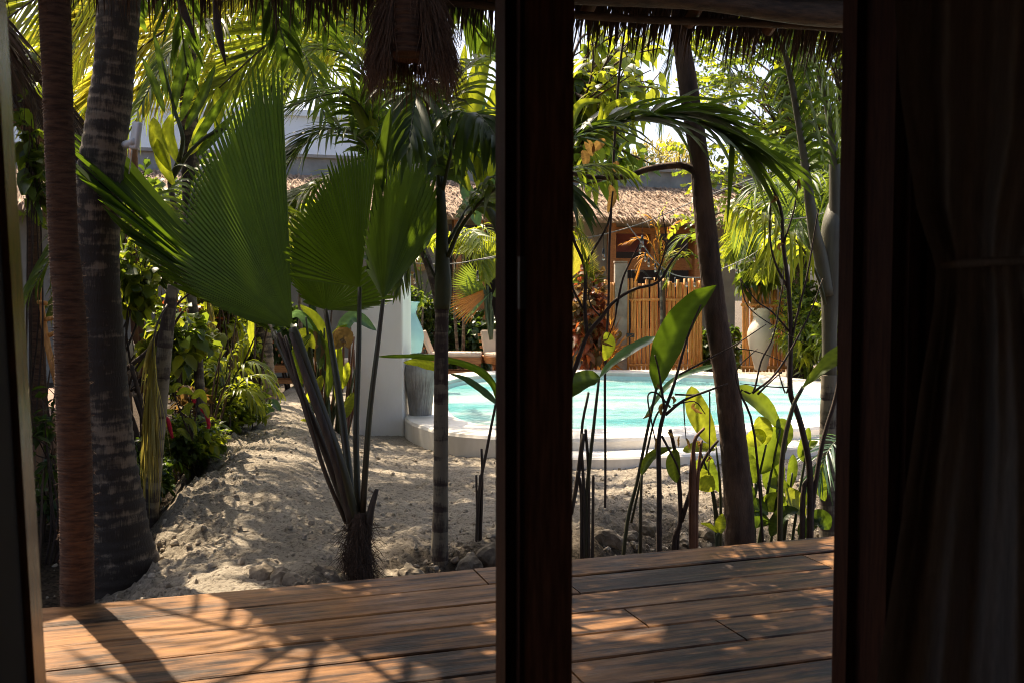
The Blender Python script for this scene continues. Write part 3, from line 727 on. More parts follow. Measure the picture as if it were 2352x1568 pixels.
# discs on the grey wall
for (px, py, r_, lab) in [(942, 640, 19, 'woven round tray, lower of three hung on the grey villa wall'), (968, 606, 19, 'woven round tray, upper of three hung on the grey villa wall'), (1360, 630, 20, 'woven round tray hung on the wall beside the red leaved bush')]:
    u_, z_ = ucoord(px, py, VN - .04); c_ = un(u_, VN - .02, z_); r0 = r_ * 16.5 / FP
    mb = MB(); th = np.linspace(0, 2 * np.pi, 32, endpoint=False)
    V = []
    for rr_, nn_ in ((0.01, -.02), (.85, -.02), (.9, -.035), (1, -.035), (1, 0)):
        V.append(np.array([c_ + U * r0 * rr_ * np.cos(a) + ZZ * r0 * rr_ * np.sin(a) + N * nn_ for a in th]))
    V = np.vstack(V); i = np.arange(4)[:, None] * 32; j = np.arange(32)[None]; j2 = (j + 1) % 32
    mb.add(V, np.stack([i + j, i + j2, i + 32 + j2, i + 32 + j], -1).reshape(-1, 4))
    tag(mb.build('woven_tray', M_TERRA), lab, 'tray', 'woven trays hung on the villa wall')

# shower post, cane gate, cane fence
def canes(root, x0, x1, y0, y1, Y, wpx, nm='cane_panel'):
    mb = MB(); x = x0
    while x < x1:
        w_ = wpx * R.uniform(.75, 1.25); b_ = at(x + w_ / 2, y1, Y); t_ = at(x + w_ / 2 + R.normal(0, 1.5), y0 + R.uniform(-8, 8), Y)
        md_ = (b_ + t_) / 2 + np.array([R.normal(0, .008), R.normal(0, .01), 0])
        mb.tube([b_, md_, t_], [w_ * .45 * Y / FP] * 3, 7, 4, R.rand()); x += w_ * R.uniform(.96, 1.10)
    return mb.build(nm, M_BAMB, root)
gate = thing('cane_gate', 'golden cane gate with gaps between the poles beyond the pool', 'gate', at(1530, 848, 15.9))
canes(gate, 1376, 1606, 645, 848, 15.9, 8.5)
for y_ in (690, 838):
    mb = MB(); mb.tube([at(1446, y_, 15.84), at(1520, y_ - 2, 15.83), at(1604, y_ + 1, 15.84)], [.022, .02, .02], 7, 3); mb.build('rail', M_BAMB, gate)
mb = MB(); mb.tube([at(1522, 645, 15.8), at(1522, 850, 15.8)], [.05, .05], 8, 3); mb.build('post', M_BARK, gate)
mb = MB(); mb.box(at(1448, 770, 15.75), .06, .04, .03); mb.tube([at(1446, 690, 15.76), at(1446, 800, 15.76)], [.012] * 2, 6, 2); mb.build('latch', M_BLACK, gate, False)
fen = thing('cane_fence', 'tall golden cane fence panel behind the cream vase', 'fence', at(1745, 850, 15.85))
canes(fen, 1704, 1840, 665, 853, 15.85, 9)
for y_ in (700, 842):
    mb = MB(); mb.tube([at(1702, y_, 15.78), at(1842, y_ + 2, 15.78)], [.025] * 2, 7, 3); mb.build('rail', M_BAMB, fen)
shp = thing('shower_post', 'weathered pale concrete shower post left of the cane gate', 'shower', at(1425, 848, 15.95))
mb = MB(); c_ = (at(1425, 605, 15.95) + at(1425, 852, 15.95)) / 2; mb.box(c_, 14 * 15.95 / FP, .1, abs(at(1425, 605, 15.95)[2] - at(1425, 852, 15.95)[2]) / 2); mb.build('pillar', plain('weathered_concrete', (.40, .35, .28), (.24, .20, .16), 5, .85, .3, 25), shp, False)
mb = MB(); mb.tube([at(1450, 690, 15.95), at(1450, 628, 15.95), at(1455, 622, 15.95), at(1478, 624, 15.95), at(1492, 640, 15.95)], [.013] * 5, 7, 4); mb.build('pipe', M_BLACK, shp)
mb = MB(); mb.lathe(at(1490, 640, 15.95), [(.01, .02), (.09, .01), (.09, -.01), (.01, -.012)], 18); mb.build('shower_head', M_BLACK, shp)
mb = MB(); mb.box(at(1425, 602, 15.95), 14.8 * 15.95 / FP, .105, .012); mb.build('cap', M_STONE, shp, False)

# sun beds
def sunbed(label):
    root = thing('sun_bed', label, 'sun bed', (0, 0, 0), 'wooden sun beds beyond the pool')
    I3 = np.eye(3)
    mb = MB(); mb.box((0, 0, .27), .95, .32, .05)
    mb.build('frame', M_TEAK, root, False)
    for x in (-.85, .85):
        for y in (-.26, .26):
            mb = MB(); mb.box((x, y, .12), .04, .04, .12); mb.build('leg', M_TEAK, root, False)
    mb = MB()
    mb.box((0, -.27, .08), .85, .02, .025); mb.box((0, .27, .08), .85, .02, .025); mb.build('stretcher', M_TEAK, root, False)
    mb = MB(); mb.box((.28, 0, .355), .66, .3, .035); mt = mb.build('mattress', M_CUSH, root, False); mt.modifiers.new('b', 'BEVEL').width = .02
    a_ = math.radians(58); ex = np.array([[-math.cos(a_), 0, math.sin(a_)], [0, 1, 0], [math.sin(a_), 0, math.cos(a_)]])
    mb = MB(); mb.box(np.array((-.37, 0, .34)) + ex[0] * .21 + ex[2] * .035, .21, .3, .035, ex); mt = mb.build('back_cushion', M_CUSH, root, False); mt.modifiers.new('b', 'BEVEL').width = .02
    mb = MB()
    for k in range(4): mb.tube([np.array((-.4, -.34, .32)) + ex[0] * (.06 + k * .11), np.array((-.4, .34, .32)) + ex[0] * (.06 + k * .11)], [.022] * 2, 8, 1)
    mb.build('back_slats', M_TEAK, root)
    return root
sb = sunbed('cream cushioned sun bed between the turquoise vase and the slender palm')
sb.location = [float(x) for x in gp(1022, 855, 15.7)]; sb.location.z = -.22; sb.rotation_euler = (0, 0, math.radians(-4)); sb.scale = (.62, .62, 1.0)
s2 = dup(sb, sb.location, 'cream cushioned sun bed beside the dark door post, end on'); p_ = gp(1150, 852, 15.6); s2.location = (p_[0], p_[1], -.22); s2.rotation_euler = (0, 0, math.radians(-62)); s2.scale = (.62, .62, 1.0)
s3 = dup(sb, sb.location, 'cream cushioned sun bed half hidden behind the leafy stalks'); p_ = gp(700, 858, 14.5); s3.location = (p_[0], p_[1], -.25); s3.rotation_euler = (0, 0, math.radians(8)); s3.scale = (.7, .7, 1.0)

# ------------------------------------------------------------------ hut on the left
hut = thing('thatched_hut', 'neighbouring thatched hut with rope wrapped posts at the far left', 'hut', (-4.2, 8, -.3))
E0, E1 = at(-60, 75, 4.9), at(262, 385, 12.5)
E0[2] = E1[2] = 2.62
ed = nrm(E1 - E0); up_ = nrm(np.array([-ed[1], ed[0], 0])) ; 
if up_[0] > 0: up_ = -up_
mb = MB(); slope = .8
A_ = [E0, E1, E1 + up_ * 2.6 + ZZ * 2.6 * slope, E0 + up_ * 2.6 + ZZ * 2.6 * slope]
mb.add(np.vstack([A_, [x - ZZ * .16 for x in A_]]), [[0, 1, 2, 3], [7, 6, 5, 4], [0, 4, 5, 1]])
n = 7000; f = R.rand(n)[:, None]; g = R.rand(n)[:, None] ** 1.6
p0 = E0 + (E1 - E0) * f + (up_ + ZZ * slope) * 2.6 * g + ZZ * R.uniform(-.14, .05, n)[:, None]
d = nrm(-up_ - ZZ * (slope + R.uniform(0, .9, n)[:, None]) + ed * R.normal(0, .25, n)[:, None] + R.normal(0, .15, (n, 3)))
t = np.linspace(0, 1, 3)[None, :, None]; l = R.uniform(.15, .4, n)[:, None, None]
P = p0[:, None] + d[:, None] * t * l - ZZ * t * t * l * .3
S = np.broadcast_to(nrm(np.cross(d, R.normal(0, 1, (n, 3))))[:, None], P.shape); Nn = np.cross(S, np.broadcast_to(d[:, None], P.shape))
mb.strips(P, S, Nn, np.array([1, .9, .25])[None] * R.uniform(.004, .01, n)[:, None], .2)
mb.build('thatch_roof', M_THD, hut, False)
mb = MB(); B0, B1 = E0 + up_ * .35 - ZZ * .12, E1 + up_ * .35 - ZZ * .12
mb.tube([B0, (B0 + B1) / 2, B1], [.05] * 3, 10, 4); mb.build('eave_beam', M_RAFT, hut)
for k in range(9):
    q_ = E0 + (E1 - E0) * ((k + .5) / 9); mb = MB(); mb.tube([q_ - ZZ * .1 - up_ * .0, q_ + up_ * 2.4 + ZZ * (2.4 * slope - .12)], [.04] * 2, 8, 1); mb.build('rafter', M_RAFT, hut)
mb = MB(); q0, q1 = E0 + up_ * 1.5, E1 + up_ * 1.5
def wallq(mbx, a, b, z0, z1, th=.15):
    e = nrm(b - a); mbx.box(np.array([(a[0] + b[0]) / 2, (a[1] + b[1]) / 2, (z0 + z1) / 2]), np.linalg.norm((b - a)[:2]) / 2, th / 2, (z1 - z0) / 2, [e * [1, 1, 0], np.cross(ZZ, e), ZZ])
wallq(mb, q0 * [1, 1, 0] , q1 * [1, 1, 0], -.4, 2.75); mb.build('wall', plain('blue_grey_plaster', (.32, .33, .35), (.2, .21, .22), 2.5, .9, .2, 20), hut, False)
mb = MB(); wallq(mb, (q0 - up_ * .5) * [1, 1, 0], (q1 - up_ * .5) * [1, 1, 0], -.4, -.06, 1.3); mb.build('brick_floor', M_BRICK, hut, False)
for pts, Y in (([(66, 150, 13), (70, 330, 14), (78, 560, 14), (84, 760, 16), (92, 960, 17), (96, 1010, 17)], 6.4),):
    ropepost(hut, pts, 1, [Y] * len(pts), 500, 'rope_post', .018)
for (x0, x1, r_, Y) in ((283, 318, 8, 9.5), (306, 330, 9, 10.5), (262, 270, 7, 11.5)):
    mb = MB(); mb.tube([at(x0, 330, Y), at((x0 + x1) / 2, 620, Y), at(x1, 900, Y)], [r_ * Y / FP] * 3, 9, 5); mb.build('post', M_RAFT, hut)
lad = thing('bamboo_ladder', 'small bamboo ladder leaning behind the rope wrapped post', 'ladder', at(120, 900, 6.0))
for off in (0, 1):
    mb = MB(); mb.tube([at(86 + off * 8, 700 + off * 75 - 60, 6.0), at(112 + off * 2, 800 + off * 20, 5.95), at(150 + off * 2, 930 + off * 30, 5.9)], [.016] * 3, 8, 4); mb.build('rail', M_BAMB, lad)
for (a_, b_) in (((88, 694), (106, 697)), ((108, 772), (136, 760)), ((100, 735), (124, 730))):
    mb = MB(); mb.tube([at(*a_, 5.97), at(*b_, 5.95)], [.014] * 2, 8, 1); mb.build('rung', M_BAMB, lad)
mb = MB(); b_ = at(283, 872, 8.2); pr = [(.001, 0), (.11, .01), (.15, .12), (.14, .24), (.09, .30), (.08, .33)]; mb.lathe(b_, pr, 24)
tag(mb.build('planter_pot', M_STONE), 'beige rounded pot half hidden behind the coconut palm trunk', 'pot')

# ------------------------------------------------------------------ plant helpers
CAMP = np.array([0, 0, CH])
def P3(pts):
    return np.array([at(*p) for p in pts])
def trunk(root, pts, Y, mt, ringpx=22, amp=.06, seg=20, nm='trunk', band=.35, start=0):
    """pts (x, y, r) in picture units, at depth Y (number or list): a ringed trunk"""
    Ys = [Y] * len(pts) if np.isscalar(Y) else Y
    c = np.array([np.r_[at(x, y, q), r_ * q / FP] for (x, y, r_), q in zip(pts, Ys)])
    L = resample(cat(c, 8), 260 if amp else 60)
    d = np.r_[0, np.cumsum(np.linalg.norm(np.diff(L[:, :3], axis=0), axis=1))]
    step = ringpx * np.mean(Ys) / FP
    ph = d / step + .35 * fbm(d / step * .7, d * 0, 2, 77)
    saw = ph % 1.0
    L[:, 3] *= 1 + amp * (.5 - saw) + .05 * fbm(d * 3, d * 0, 3, 5)
    mb = MB()
    n0 = mb.n; mb.tube(L[:, :3], L[:, 3], seg, 1, .5)
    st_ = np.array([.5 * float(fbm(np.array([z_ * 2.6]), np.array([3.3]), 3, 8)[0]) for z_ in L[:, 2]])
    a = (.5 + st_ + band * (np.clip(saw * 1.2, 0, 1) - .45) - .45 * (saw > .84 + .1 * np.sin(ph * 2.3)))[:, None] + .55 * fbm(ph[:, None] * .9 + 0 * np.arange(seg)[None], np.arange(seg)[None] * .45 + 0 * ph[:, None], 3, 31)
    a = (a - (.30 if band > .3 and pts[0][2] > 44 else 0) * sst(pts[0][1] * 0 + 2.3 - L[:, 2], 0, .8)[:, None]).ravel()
    mb.a[-1] = np.r_[a, .5, .5]
    return mb.build(nm, mt, root)
def frond(mbl, mbs, ctrl, n, L, wd, ang=62, droop=.35, lift=.15, t0=.12, rs=.012, seg=4, up=ZZ, jit=.10, tip=.35, fold=.3, keel=-.3, skip=.03, sides=(-1, 1)):
    """feather leaf along the 3-D control points"""
    c = resample(cat(ctrl, 6), n + 8); m = len(c)
    T = nrm(np.gradient(c, axis=0)); sd = nrm(np.cross(T, np.broadcast_to(up, T.shape))); Nn = np.cross(sd, T)
    mbs.tube(resample(c, 14), np.linspace(rs, rs * .25, 14), 6, 1, R.rand())
    idx = np.linspace(int(t0 * m), m - 1, n).astype(int); u = np.linspace(0, 1, n)
    prof = np.minimum(1, .45 + 2.2 * u) * (1 - (1 - tip) * np.clip((u - .45) / .55, 0, 1) ** 1.3)
    vb = R.rand()
    for s in sides:
        k = R.rand(n) > skip
        i = idx[k]; uu = u[k]; q = len(i)
        a = np.radians(ang * (1 - .55 * uu) + R.normal(0, 5, q))[:, None]
        d = nrm(T[i] * np.cos(a) + sd[i] * s * np.sin(a) + Nn[i] * (lift + R.normal(0, jit, q)[:, None]) + R.normal(0, jit * .5, (q, 3)))
        l = (L * prof[k] * R.uniform(.85, 1.1, q))[:, None, None]
        t = np.linspace(0, 1, seg + 1)[None, :, None]
        dr = (droop * R.uniform(.6, 1.4, q))[:, None, None]
        P = c[i][:, None] + d[:, None] * t * l * (1 - .25 * dr * t) - ZZ * (dr * t * t * l)
        D = nrm(np.gradient(P, axis=1))
        nl = nrm(Nn[i] + sd[i] * s * keel)[:, None]
        S = nrm(np.cross(D, np.broadcast_to(nl, D.shape))); NN = np.cross(S, D)
        w = wd * np.interp(np.linspace(0, 1, seg + 1), [0, .18, .45, .8, 1], [.45, .95, 1, .55, .04])[None] * R.uniform(.8, 1.15, q)[:, None]
        mbl.strips(P, S, NN, np.broadcast_to(w, P.shape[:2]), fold, np.clip(vb * .5 + R.rand(q) * .5, 0, 1))
def fan(mbl, H, tips, n, split=.62, pleat=.35, bow=.0, v=None, droop=.0, shade=None):
    """fan leaf: pleated segments from the hastula H out to a spline of tips"""
    tp = resample(cat(tips, 8), n + 1); H = np.asarray(H)
    mid = (tp[1:] + tp[:-1]) / 2
    D = mid - H; nl = np.linalg.norm(D, axis=1); d = D / nl[:, None]
    side = tp[1:] - tp[:-1]; side = side - (side * d).sum(1)[:, None] * d
    hw = np.linalg.norm(side, axis=1) / 2; S = side / np.maximum(2 * hw, 1e-6)[:, None]
    hw = np.maximum(hw, .3 * np.median(hw))
    Nn = nrm(np.cross(d, S)); Nn *= np.sign((Nn * (CAMP - H)).sum(1))[:, None]
    t = np.array([.02, .15, .3, .45, split, split + (1 - split) * .35, split + (1 - split) * .7, 1.0])
    ln = R.uniform(.95, 1.03, n)
    bw = (np.sin(np.pi * t) * bow)[None, :, None] * nl[:, None, None]
    P = H + D[:, None] * t[None, :, None] * ln[:, None, None] + Nn[:, None] * bw - ZZ * (droop * np.maximum(0, t - split)[None, :, None] ** 2 * nl[:, None, None])
    f = np.r_[t[:5], np.interp(t[5:], [split, split + (1 - split) * .7, 1], [split * .98, split * .52, .02])]
    Wd = hw[:, None] * f[None] * 1.04
    v = R.rand(n) * .35 + (.3 if v is None else v)
    S3 = np.broadcast_to(S[:, None], P.shape); N3 = np.broadcast_to(Nn[:, None], P.shape)
    mbl.strips(P, S3, N3, Wd, pleat, np.clip(v, 0, 1))
def blade(mbl, pts, hw, roll=0, wave=.05, cup=.25, v=None, prof=None, n=24, facing=None, tear=0):
    """broad leaf along a picture-traced midrib [(x,y,Y)..]; hw = half width in picture units"""
    c = resample(cat(P3(pts) if facing is None or True else pts, 8), n)
    return blade3(mbl, c, hw * np.mean([p[2] for p in pts]) / FP, roll, wave, cup, v, prof, tear=tear)
def blade3(mbl, c, w, roll=0, wave=.05, cup=.25, v=None, prof=None, nhint=None, tear=0):
    n = len(c)
    T = nrm(np.gradient(c, axis=0))
    nh = nrm(CAMP - c) if nhint is None else np.broadcast_to(np.asarray(nhint, float), c.shape)
    S = nrm(np.cross(T, nh)); Nn = np.cross(S, T)
    r_ = math.radians(roll); S, Nn = S * math.cos(r_) + Nn * math.sin(r_), Nn * math.cos(r_) - S * math.sin(r_)
    t = np.linspace(0, 1, n)
    pf = np.sin(np.pi * np.clip(t, 0, 1) ** .85) ** .65 if prof is None else np.interp(t, *prof)
    pf = np.maximum(pf, .015)
    cols = np.array([-1, -.66, -.33, 0, .33, .66, 1])
    ph = R.uniform(0, 6)
    V = []
    for k, x in enumerate(cols):
        rip = wave * w * abs(x) ** 1.5 * (np.sin(t * 19 + ph + (3 if x > 0 else 0)) + .6 * np.sin(t * 41 + ph * 2 + x))
        V.append(c + S * (x * w * pf * (1 - .12 * abs(x)))[:, None] + Nn * (cup * w * pf * abs(x) ** 1.3 + rip)[:, None])
    V = np.stack(V, 1)
    m_ = len(cols); i = np.arange(n - 1)[:, None] * m_; j = np.arange(m_ - 1)[None]
    q = np.stack([i + j, i + j + 1, i + m_ + j + 1, i + m_ + j], -1).reshape(-1, 4)
    vv = R.rand() if v is None else v
    vein = (.42 * (np.abs(cols) < .01))[None, :] +   .17 * np.sin(t[:, None] * 52 - np.abs(cols)[None, :] * 5) + R.normal(0, .05, (n, m_)) - .25 * (np.abs(cols) > .9)[None, :] * (R.rand(n, 1) < .25)
    mbl.add(V.reshape(-1, 3), q, np.clip(vv * .7 + .1 + vein, 0, 1).ravel())
def leaves(mbl, p0, d, L, wd, n4=4, hang=.35, shape=(.15, .9, .8, .05), fold=.25, v=None):
    """many simple leaves: base points, directions, lengths"""
    q = len(p0); t = np.linspace(0, 1, n4)[None, :, None]; L = np.broadcast_to(L, (q,))[:, None, None]
    P = p0[:, None] + d[:, None] * t * L - ZZ * t * t * L * hang
    D = nrm(np.gradient(P, axis=1)); ref = nrm(ZZ + R.normal(0, .55, (q, 3)))[:, None]
    S = nrm(np.cross(D, np.broadcast_to(ref, D.shape))); NN = np.cross(S, D)
    w = np.broadcast_to(wd, (q,))[:, None] * np.asarray(shape)[None]
    mbl.strips(P, S, NN, np.broadcast_to(w, P.shape[:2]), fold, v)
def bush(name, label, catg, c, rx, ry, Y, leafm, n=30, per=14, L=.09, W=.03, base=None, grp=None, dep=None, stemm=None, stem_r=.006, hang=.35, shape=(.15, .9, .8, .05), spread=.9, stems=5, fill=.4, mix=None):
    """leafy plant: twigs from base into an ellipsoid (picture units rx, ry) carrying separate leaves"""
    C = at(c[0], c[1], Y); k = Y / FP; r3 = np.array([rx * k, (dep if dep else max(rx, ry) * .7 * k), ry * k])
    B = gp(c[0], c[1] + ry, Y) if base is None else (gp(base[0], 0, Y) if len(base) == 1 else at(*base))
    root = thing(name, label, catg, B, grp)
    mbl, mbs = MB(), MB(); mb2 = MB()
    hubs = [C + r3 * [R.uniform(-.5, .5), R.uniform(-.5, .5), R.uniform(-.7, 0)] for _ in range(stems)]
    for h in hubs:
        b_ = B + np.array([R.normal(0, .04), R.normal(0, .04), -.05]); mbs.tube([b_, (b_ * .55 + h * .45) + R.normal(0, .03, 3), h], [stem_r * 1.6, stem_r * 1.3, stem_r], 6, 4)
    for i in range(n):
        g = R.normal(0, 1, 3); g = g / np.linalg.norm(g) * R.uniform(fill, 1.0) ** .6
        e = C + r3 * g; h = hubs[R.randint(stems)]
        md_ = (h + e) / 2 + R.normal(0, .12, 3) * r3 + ZZ * .1 * r3[2]
        cv = cat([h, md_, e], 5); mbs.tube(cv, np.linspace(stem_r * .8, stem_r * .3, len(cv)), 5, 1)
        tt = R.uniform(.3, 1.0, per); p0 = np.stack([np.interp(tt * (len(cv) - 1), np.arange(len(cv)), cv[:, a]) for a in range(3)], 1)
        dv = nrm(nrm(e - h) * .6 + R.normal(0, spread, (per, 3)) * .7 + ZZ * .15)
        tgt = mb2 if (mix and R.rand() < mix[1]) else mbl
        leaves(tgt, p0, dv, L * R.uniform(.55, 1.15, per), W * R.uniform(.7, 1.1, per), 4, hang, shape, .25, np.clip(R.rand() * .4 + R.rand(per) * .6, 0, 1))
    mbl.build('foliage', leafm, root)
    if mb2.n: mb2.build('tinted_foliage', mix[0], root)
    mbs.build('stem', stemm or M_TWIG, root)
    return root
def twig(root, pts, r0, r1, Y, mt=None, nm='branch', seg=6):
    Ys = [Y] * len(pts) if np.isscalar(Y) else Y
    c = np.array([at(x, y, q) for (x, y), q in zip(pts, Ys)])
    c[1:-1] += R.normal(0, .006, c[1:-1].shape)
    if pts[0][1] > 1225: c[0] = c[0] - ZZ * .22          # rooted below the bank
    elif pts[-1][1] > 1225: c[-1] = c[-1] - ZZ * .22
    q = np.mean(Ys) / FP
    mb = MB(); mb.tube(c, np.linspace(r0, r1, len(c)) * q, seg, 4); return mb.build(nm, mt or M_TWIG, root)
def palmcrown(root, top, specs, leafm, stemm, n=46, L=.5, W=.014, **kw):
    """specs: list of (azimuth deg, rise, reach, drop): arching fronds from a crown point"""
    for az, rise, reach, drop in specs:
        a = math.radians(az); h = np.array([math.cos(a), math.sin(a), 0])
        ct = [top, top + h * reach * .3 + ZZ * rise, top + h * reach * .7 + ZZ * (rise * 1.05 - drop * .35), top + h * reach + ZZ * (rise - drop)]
        ml, ms = MB(), MB(); frond(ml, ms, ct, n, L, W, **kw)
        o = ml.build('frond', leafm, root); ms.build('midrib', stemm, o)

# ------------------------------------------------------------------ coconut palm by the post
cp = thing('coconut_palm', 'stout coconut palm with dark leaf scar rings and a flared foot beside the porch post', 'palm tree', gp(285, 1290, 4.9))
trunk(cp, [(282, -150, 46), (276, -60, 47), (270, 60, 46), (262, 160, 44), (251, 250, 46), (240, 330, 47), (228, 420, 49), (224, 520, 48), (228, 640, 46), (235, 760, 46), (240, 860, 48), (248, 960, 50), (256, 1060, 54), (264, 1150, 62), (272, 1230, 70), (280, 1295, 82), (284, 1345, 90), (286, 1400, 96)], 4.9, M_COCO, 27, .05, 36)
ct_ = at(284, -200, 4.9)
palmcrown(cp, ct_, [(-60, .5, 1.9, 1.0), (-20, .6, 2.0, 1.0), (15, .6, 2.1, .9), (60, .7, 1.9, .8), (100, .7, 2.0, 1.0), (150, .6, 2.0, 1.1), (200, .6, 1.9, 1.0), (250, .5, 1.9, .9)], LEAF['dark'], M_STEM, 40, .5, .016, rs=.02, droop=.5)
palmcrown(cp, ct_, [(75, .9, 2.2, .9), (60, 1.35, 2.0, .2), (50, .7, 2.7, .9), (15, .8, 2.8, .8), (-5, 1.1, 2.6, .6), (85, .75, 2.5, .8), (30, 1.05, 2.9, .7), (40, .95, 2.5, .6), (5, 1.0, 2.5, .6), (110, .95, 2.3, .8), (25, 1.3, 2.0, .2), (-15, 1.3, 1.9, .2), (95, 1.3, 1.9, .2)], LEAF['dark'], M_STEM, 46, .6, .030, rs=.02, droop=.35)  # extra wide fronds above the view, added to shade the deck
mb = MB()
for _ in range(14):
    a = R.uniform(0, 6.28); p = ct_ + np.array([math.cos(a), math.sin(a), 0]) * .09 + ZZ * R.uniform(-.1, .2)
    mb.tube([p, p + np.array([math.cos(a), math.sin(a), 0]) * .07 - ZZ * .15, p + np.array([math.cos(a), math.sin(a), 0]) * .06 - ZZ * R.uniform(.3, .55)], [.05, .03, .006], 7, 4)
mb.build('leaf_base', M_BARK, cp)
for x0, y0, x1, y1 in ((405, -30, 449, 88), (492, -10, 519, 152)):
    mb = MB(); c = P3([(x0, y0, 4.5), ((x0 + x1) / 2 - 4, (y0 + y1) / 2, 4.5), (x1, y1, 4.5)]); mb.tube(c, [.008, .018, .003], 8, 5); mb.build('dry_spathe', M_TWIG, cp)

# antenna on the trunk
an = thing('wifi_antenna', 'small white antenna box strapped to the coconut palm trunk', 'antenna', at(312, 312, 4.75))
ax_ = np.array([[.86, -.5, 0], [.5, .86, 0], [0, 0, 1.]]); tl_ = math.radians(-9)
Rt = np.array([[math.cos(tl_), 0, math.sin(tl_)], [0, 1, 0], [-math.sin(tl_), 0, math.cos(tl_)]])
mb = MB(); mb.box(at(312, 312, 4.78), .026, .014, .066, ax_ @ Rt); o = mb.build('case', M_PLASTIC, an); o.modifiers.new('b', 'BEVEL').width = .01; o.modifiers['b'].segments = 3
mb = MB(); mb.tube([at(308, 325, 4.76), at(300, 330, 4.80), at(288, 333, 4.86)], [.016, .02, .02], 12, 2); mb.build('bracket', M_PLASTIC, an)
mb = MB(); mb.tube([at(303, 345, 4.77), at(300, 372, 4.8), at(296, 400, 4.85)], [.003] * 3, 5, 3); mb.build('cable', M_PLASTIC, an)

# ------------------------------------------------------------------ fan palm in front
fp = thing('fan_palm', 'young fan palm with huge pleated leaves in front of the deck', 'fan palm', gp(822, 1345, 4.5))
def fanleaf(H, tips, n, pet, rp, **kw):
    ml = MB(); fan(ml, at(*H), P3(tips), n, **kw); o = ml.build('leaf_blade', LEAF['fan'], fp, False)
    mp = MB(); mp.tube(P3(pet), np.array(rp) * 4.6 / FP, 8, 5); mp.build('petiole', M_PET, o)
    return o
fanleaf((672, 754, 4.5), [(650, 126, 4.75), (640, 126, 4.78), (622, 138, 4.8), (600, 152, 4.83), (574, 165, 4.86), (548, 195, 4.9), (520, 235, 4.92), (492, 285, 4.92), (462, 335, 4.9), (436, 390, 4.85), (418, 450, 4.78), (402, 520, 4.7), (395, 585, 4.62), (420, 650, 4.55),
    (485, 702, 4.5), (560, 736, 4.47)], 56, [(672, 754, 4.5), (690, 800, 4.48), (735, 930, 4.46), (790, 1090, 4.46), (822, 1230, 4.5)], [10, 11, 11, 12, 12], split=.84, pleat=.6)
fanleaf((628, 762, 4.75), [(225, 300, 5.15), (165, 306, 5.0), (150, 330, 4.85), (160, 352, 4.7), (150, 372, 4.85), (175, 405, 4.65), (200, 425, 4.8), (232, 468, 4.6), (262, 505, 4.75), (285, 545, 4.6), (345, 610, 4.6), (390, 660, 4.6)], 30, [(628, 762, 4.75), (690, 900, 4.6), (760, 1060, 4.52), (816, 1225, 4.5)], [7, 8, 9, 9], split=.86, pleat=1.0)
fanleaf((826, 660, 4.75), [(868, 330, 5.25), (856, 332, 5.2), (828, 334, 5.1), (800, 338, 5.0), (772, 352, 4.9), (745, 390, 4.8), (718, 422, 4.7), (690, 460, 4.6), (668, 500, 4.5), (652, 545, 4.45), (650, 590, 4.4), (664, 640, 4.4)], 36, [(826, 660, 4.75), (824, 800, 4.7), (818, 1000, 4.6), (824, 1210, 4.5)], [4.5, 6, 7, 8], split=.87, pleat=.55)
fanleaf((880, 688, 4.6), [(840, 630, 4.25), (834, 560, 4.25), (842, 490, 4.25), (862, 430, 4.3), (892, 385, 4.4), (925, 362, 4.6), (958, 352, 4.8), (988, 375, 4.95), (1012, 415, 5.05), (1016, 470, 5.1), (996, 540, 5.1)], 34, [(880, 688, 4.6), (868, 790, 4.57), (848, 960, 4.52), (832, 1190, 4.5)], [4.5, 5.5, 6.5, 7.5], split=.87, pleat=.55)
fanleaf((748, 712, 4.95), [(700, 700, 4.9), (662, 640, 4.95), (650, 590, 5.0), (680, 560, 5.1), (725, 560, 5.15), (775, 575, 5.15), (825, 600, 5.1), (870, 630, 5.05), (905, 660, 5.0), (915, 688, 4.95), (880, 702, 4.9), (820, 718, 4.88)], 36, [(748, 712, 4.95), (762, 800, 4.85), (785, 950, 4.7), (814, 1190, 4.55)], [6, 7.5, 9, 9], split=.87, pleat=.55)
ml = MB(); blade(ml, [(846, 620, 4.5), (866, 480, 4.42), (884, 350, 4.36), (897, 250, 4.34)], 14, 15, cup=.9, prof=([0, .2, .6, .9, 1], [.3, .8, 1, .9, .1])); ml.build('spear_leaf', LEAF['dark'], fp)
for pts, r_, mt in (([(655, 770, 4.5), (700, 930, 4.47), (745, 1080, 4.46), (795, 1200, 4.5)], 5, M_PETD), ([(640, 765, 4.53), (690, 900, 4.5), (740, 1020, 4.5), (800, 1190, 4.52)], 8, M_PETD), ([(668, 765, 4.47), (715, 900, 4.44), (765, 1040, 4.44), (808, 1210, 4.48)], 9, M_PETD),
                    ([(866, 1122, 4.5), (852, 1170, 4.48), (846, 1230, 4.48)], 8, M_PETD), ([(651, 775, 4.52), (705, 960, 4.5), (756, 1110, 4.5)], 4, M_PETD)):
    mb = MB(); mb.tube(P3(pts), np.array([.6] + [1] * (len(pts) - 1)) * r_ * 4.5 / FP, 8, 5); mb.build('dead_petiole', mt, fp)
mb = MB(); mb.tube(P3([(824, 1175, 4.5), (824, 1215, 4.5), (826, 1270, 4.5), (826, 1340, 4.5), (826, 1480, 4.5)]), np.array([20, 26, 29, 31, 36]) * 4.5 / FP, 14, 4)
n = 900; th = R.uniform(0, 6.28, n); zz = R.uniform(1185, 1345, n); rr = np.interp(zz, [1180, 1220, 1340], [22, 28, 34]) * 4.5 / FP
o_ = np.stack([np.cos(th), np.sin(th), 0 * th], 1); p0 = np.array([at(825, z_, 4.5) for z_ in zz]) + o_ * rr[:, None]
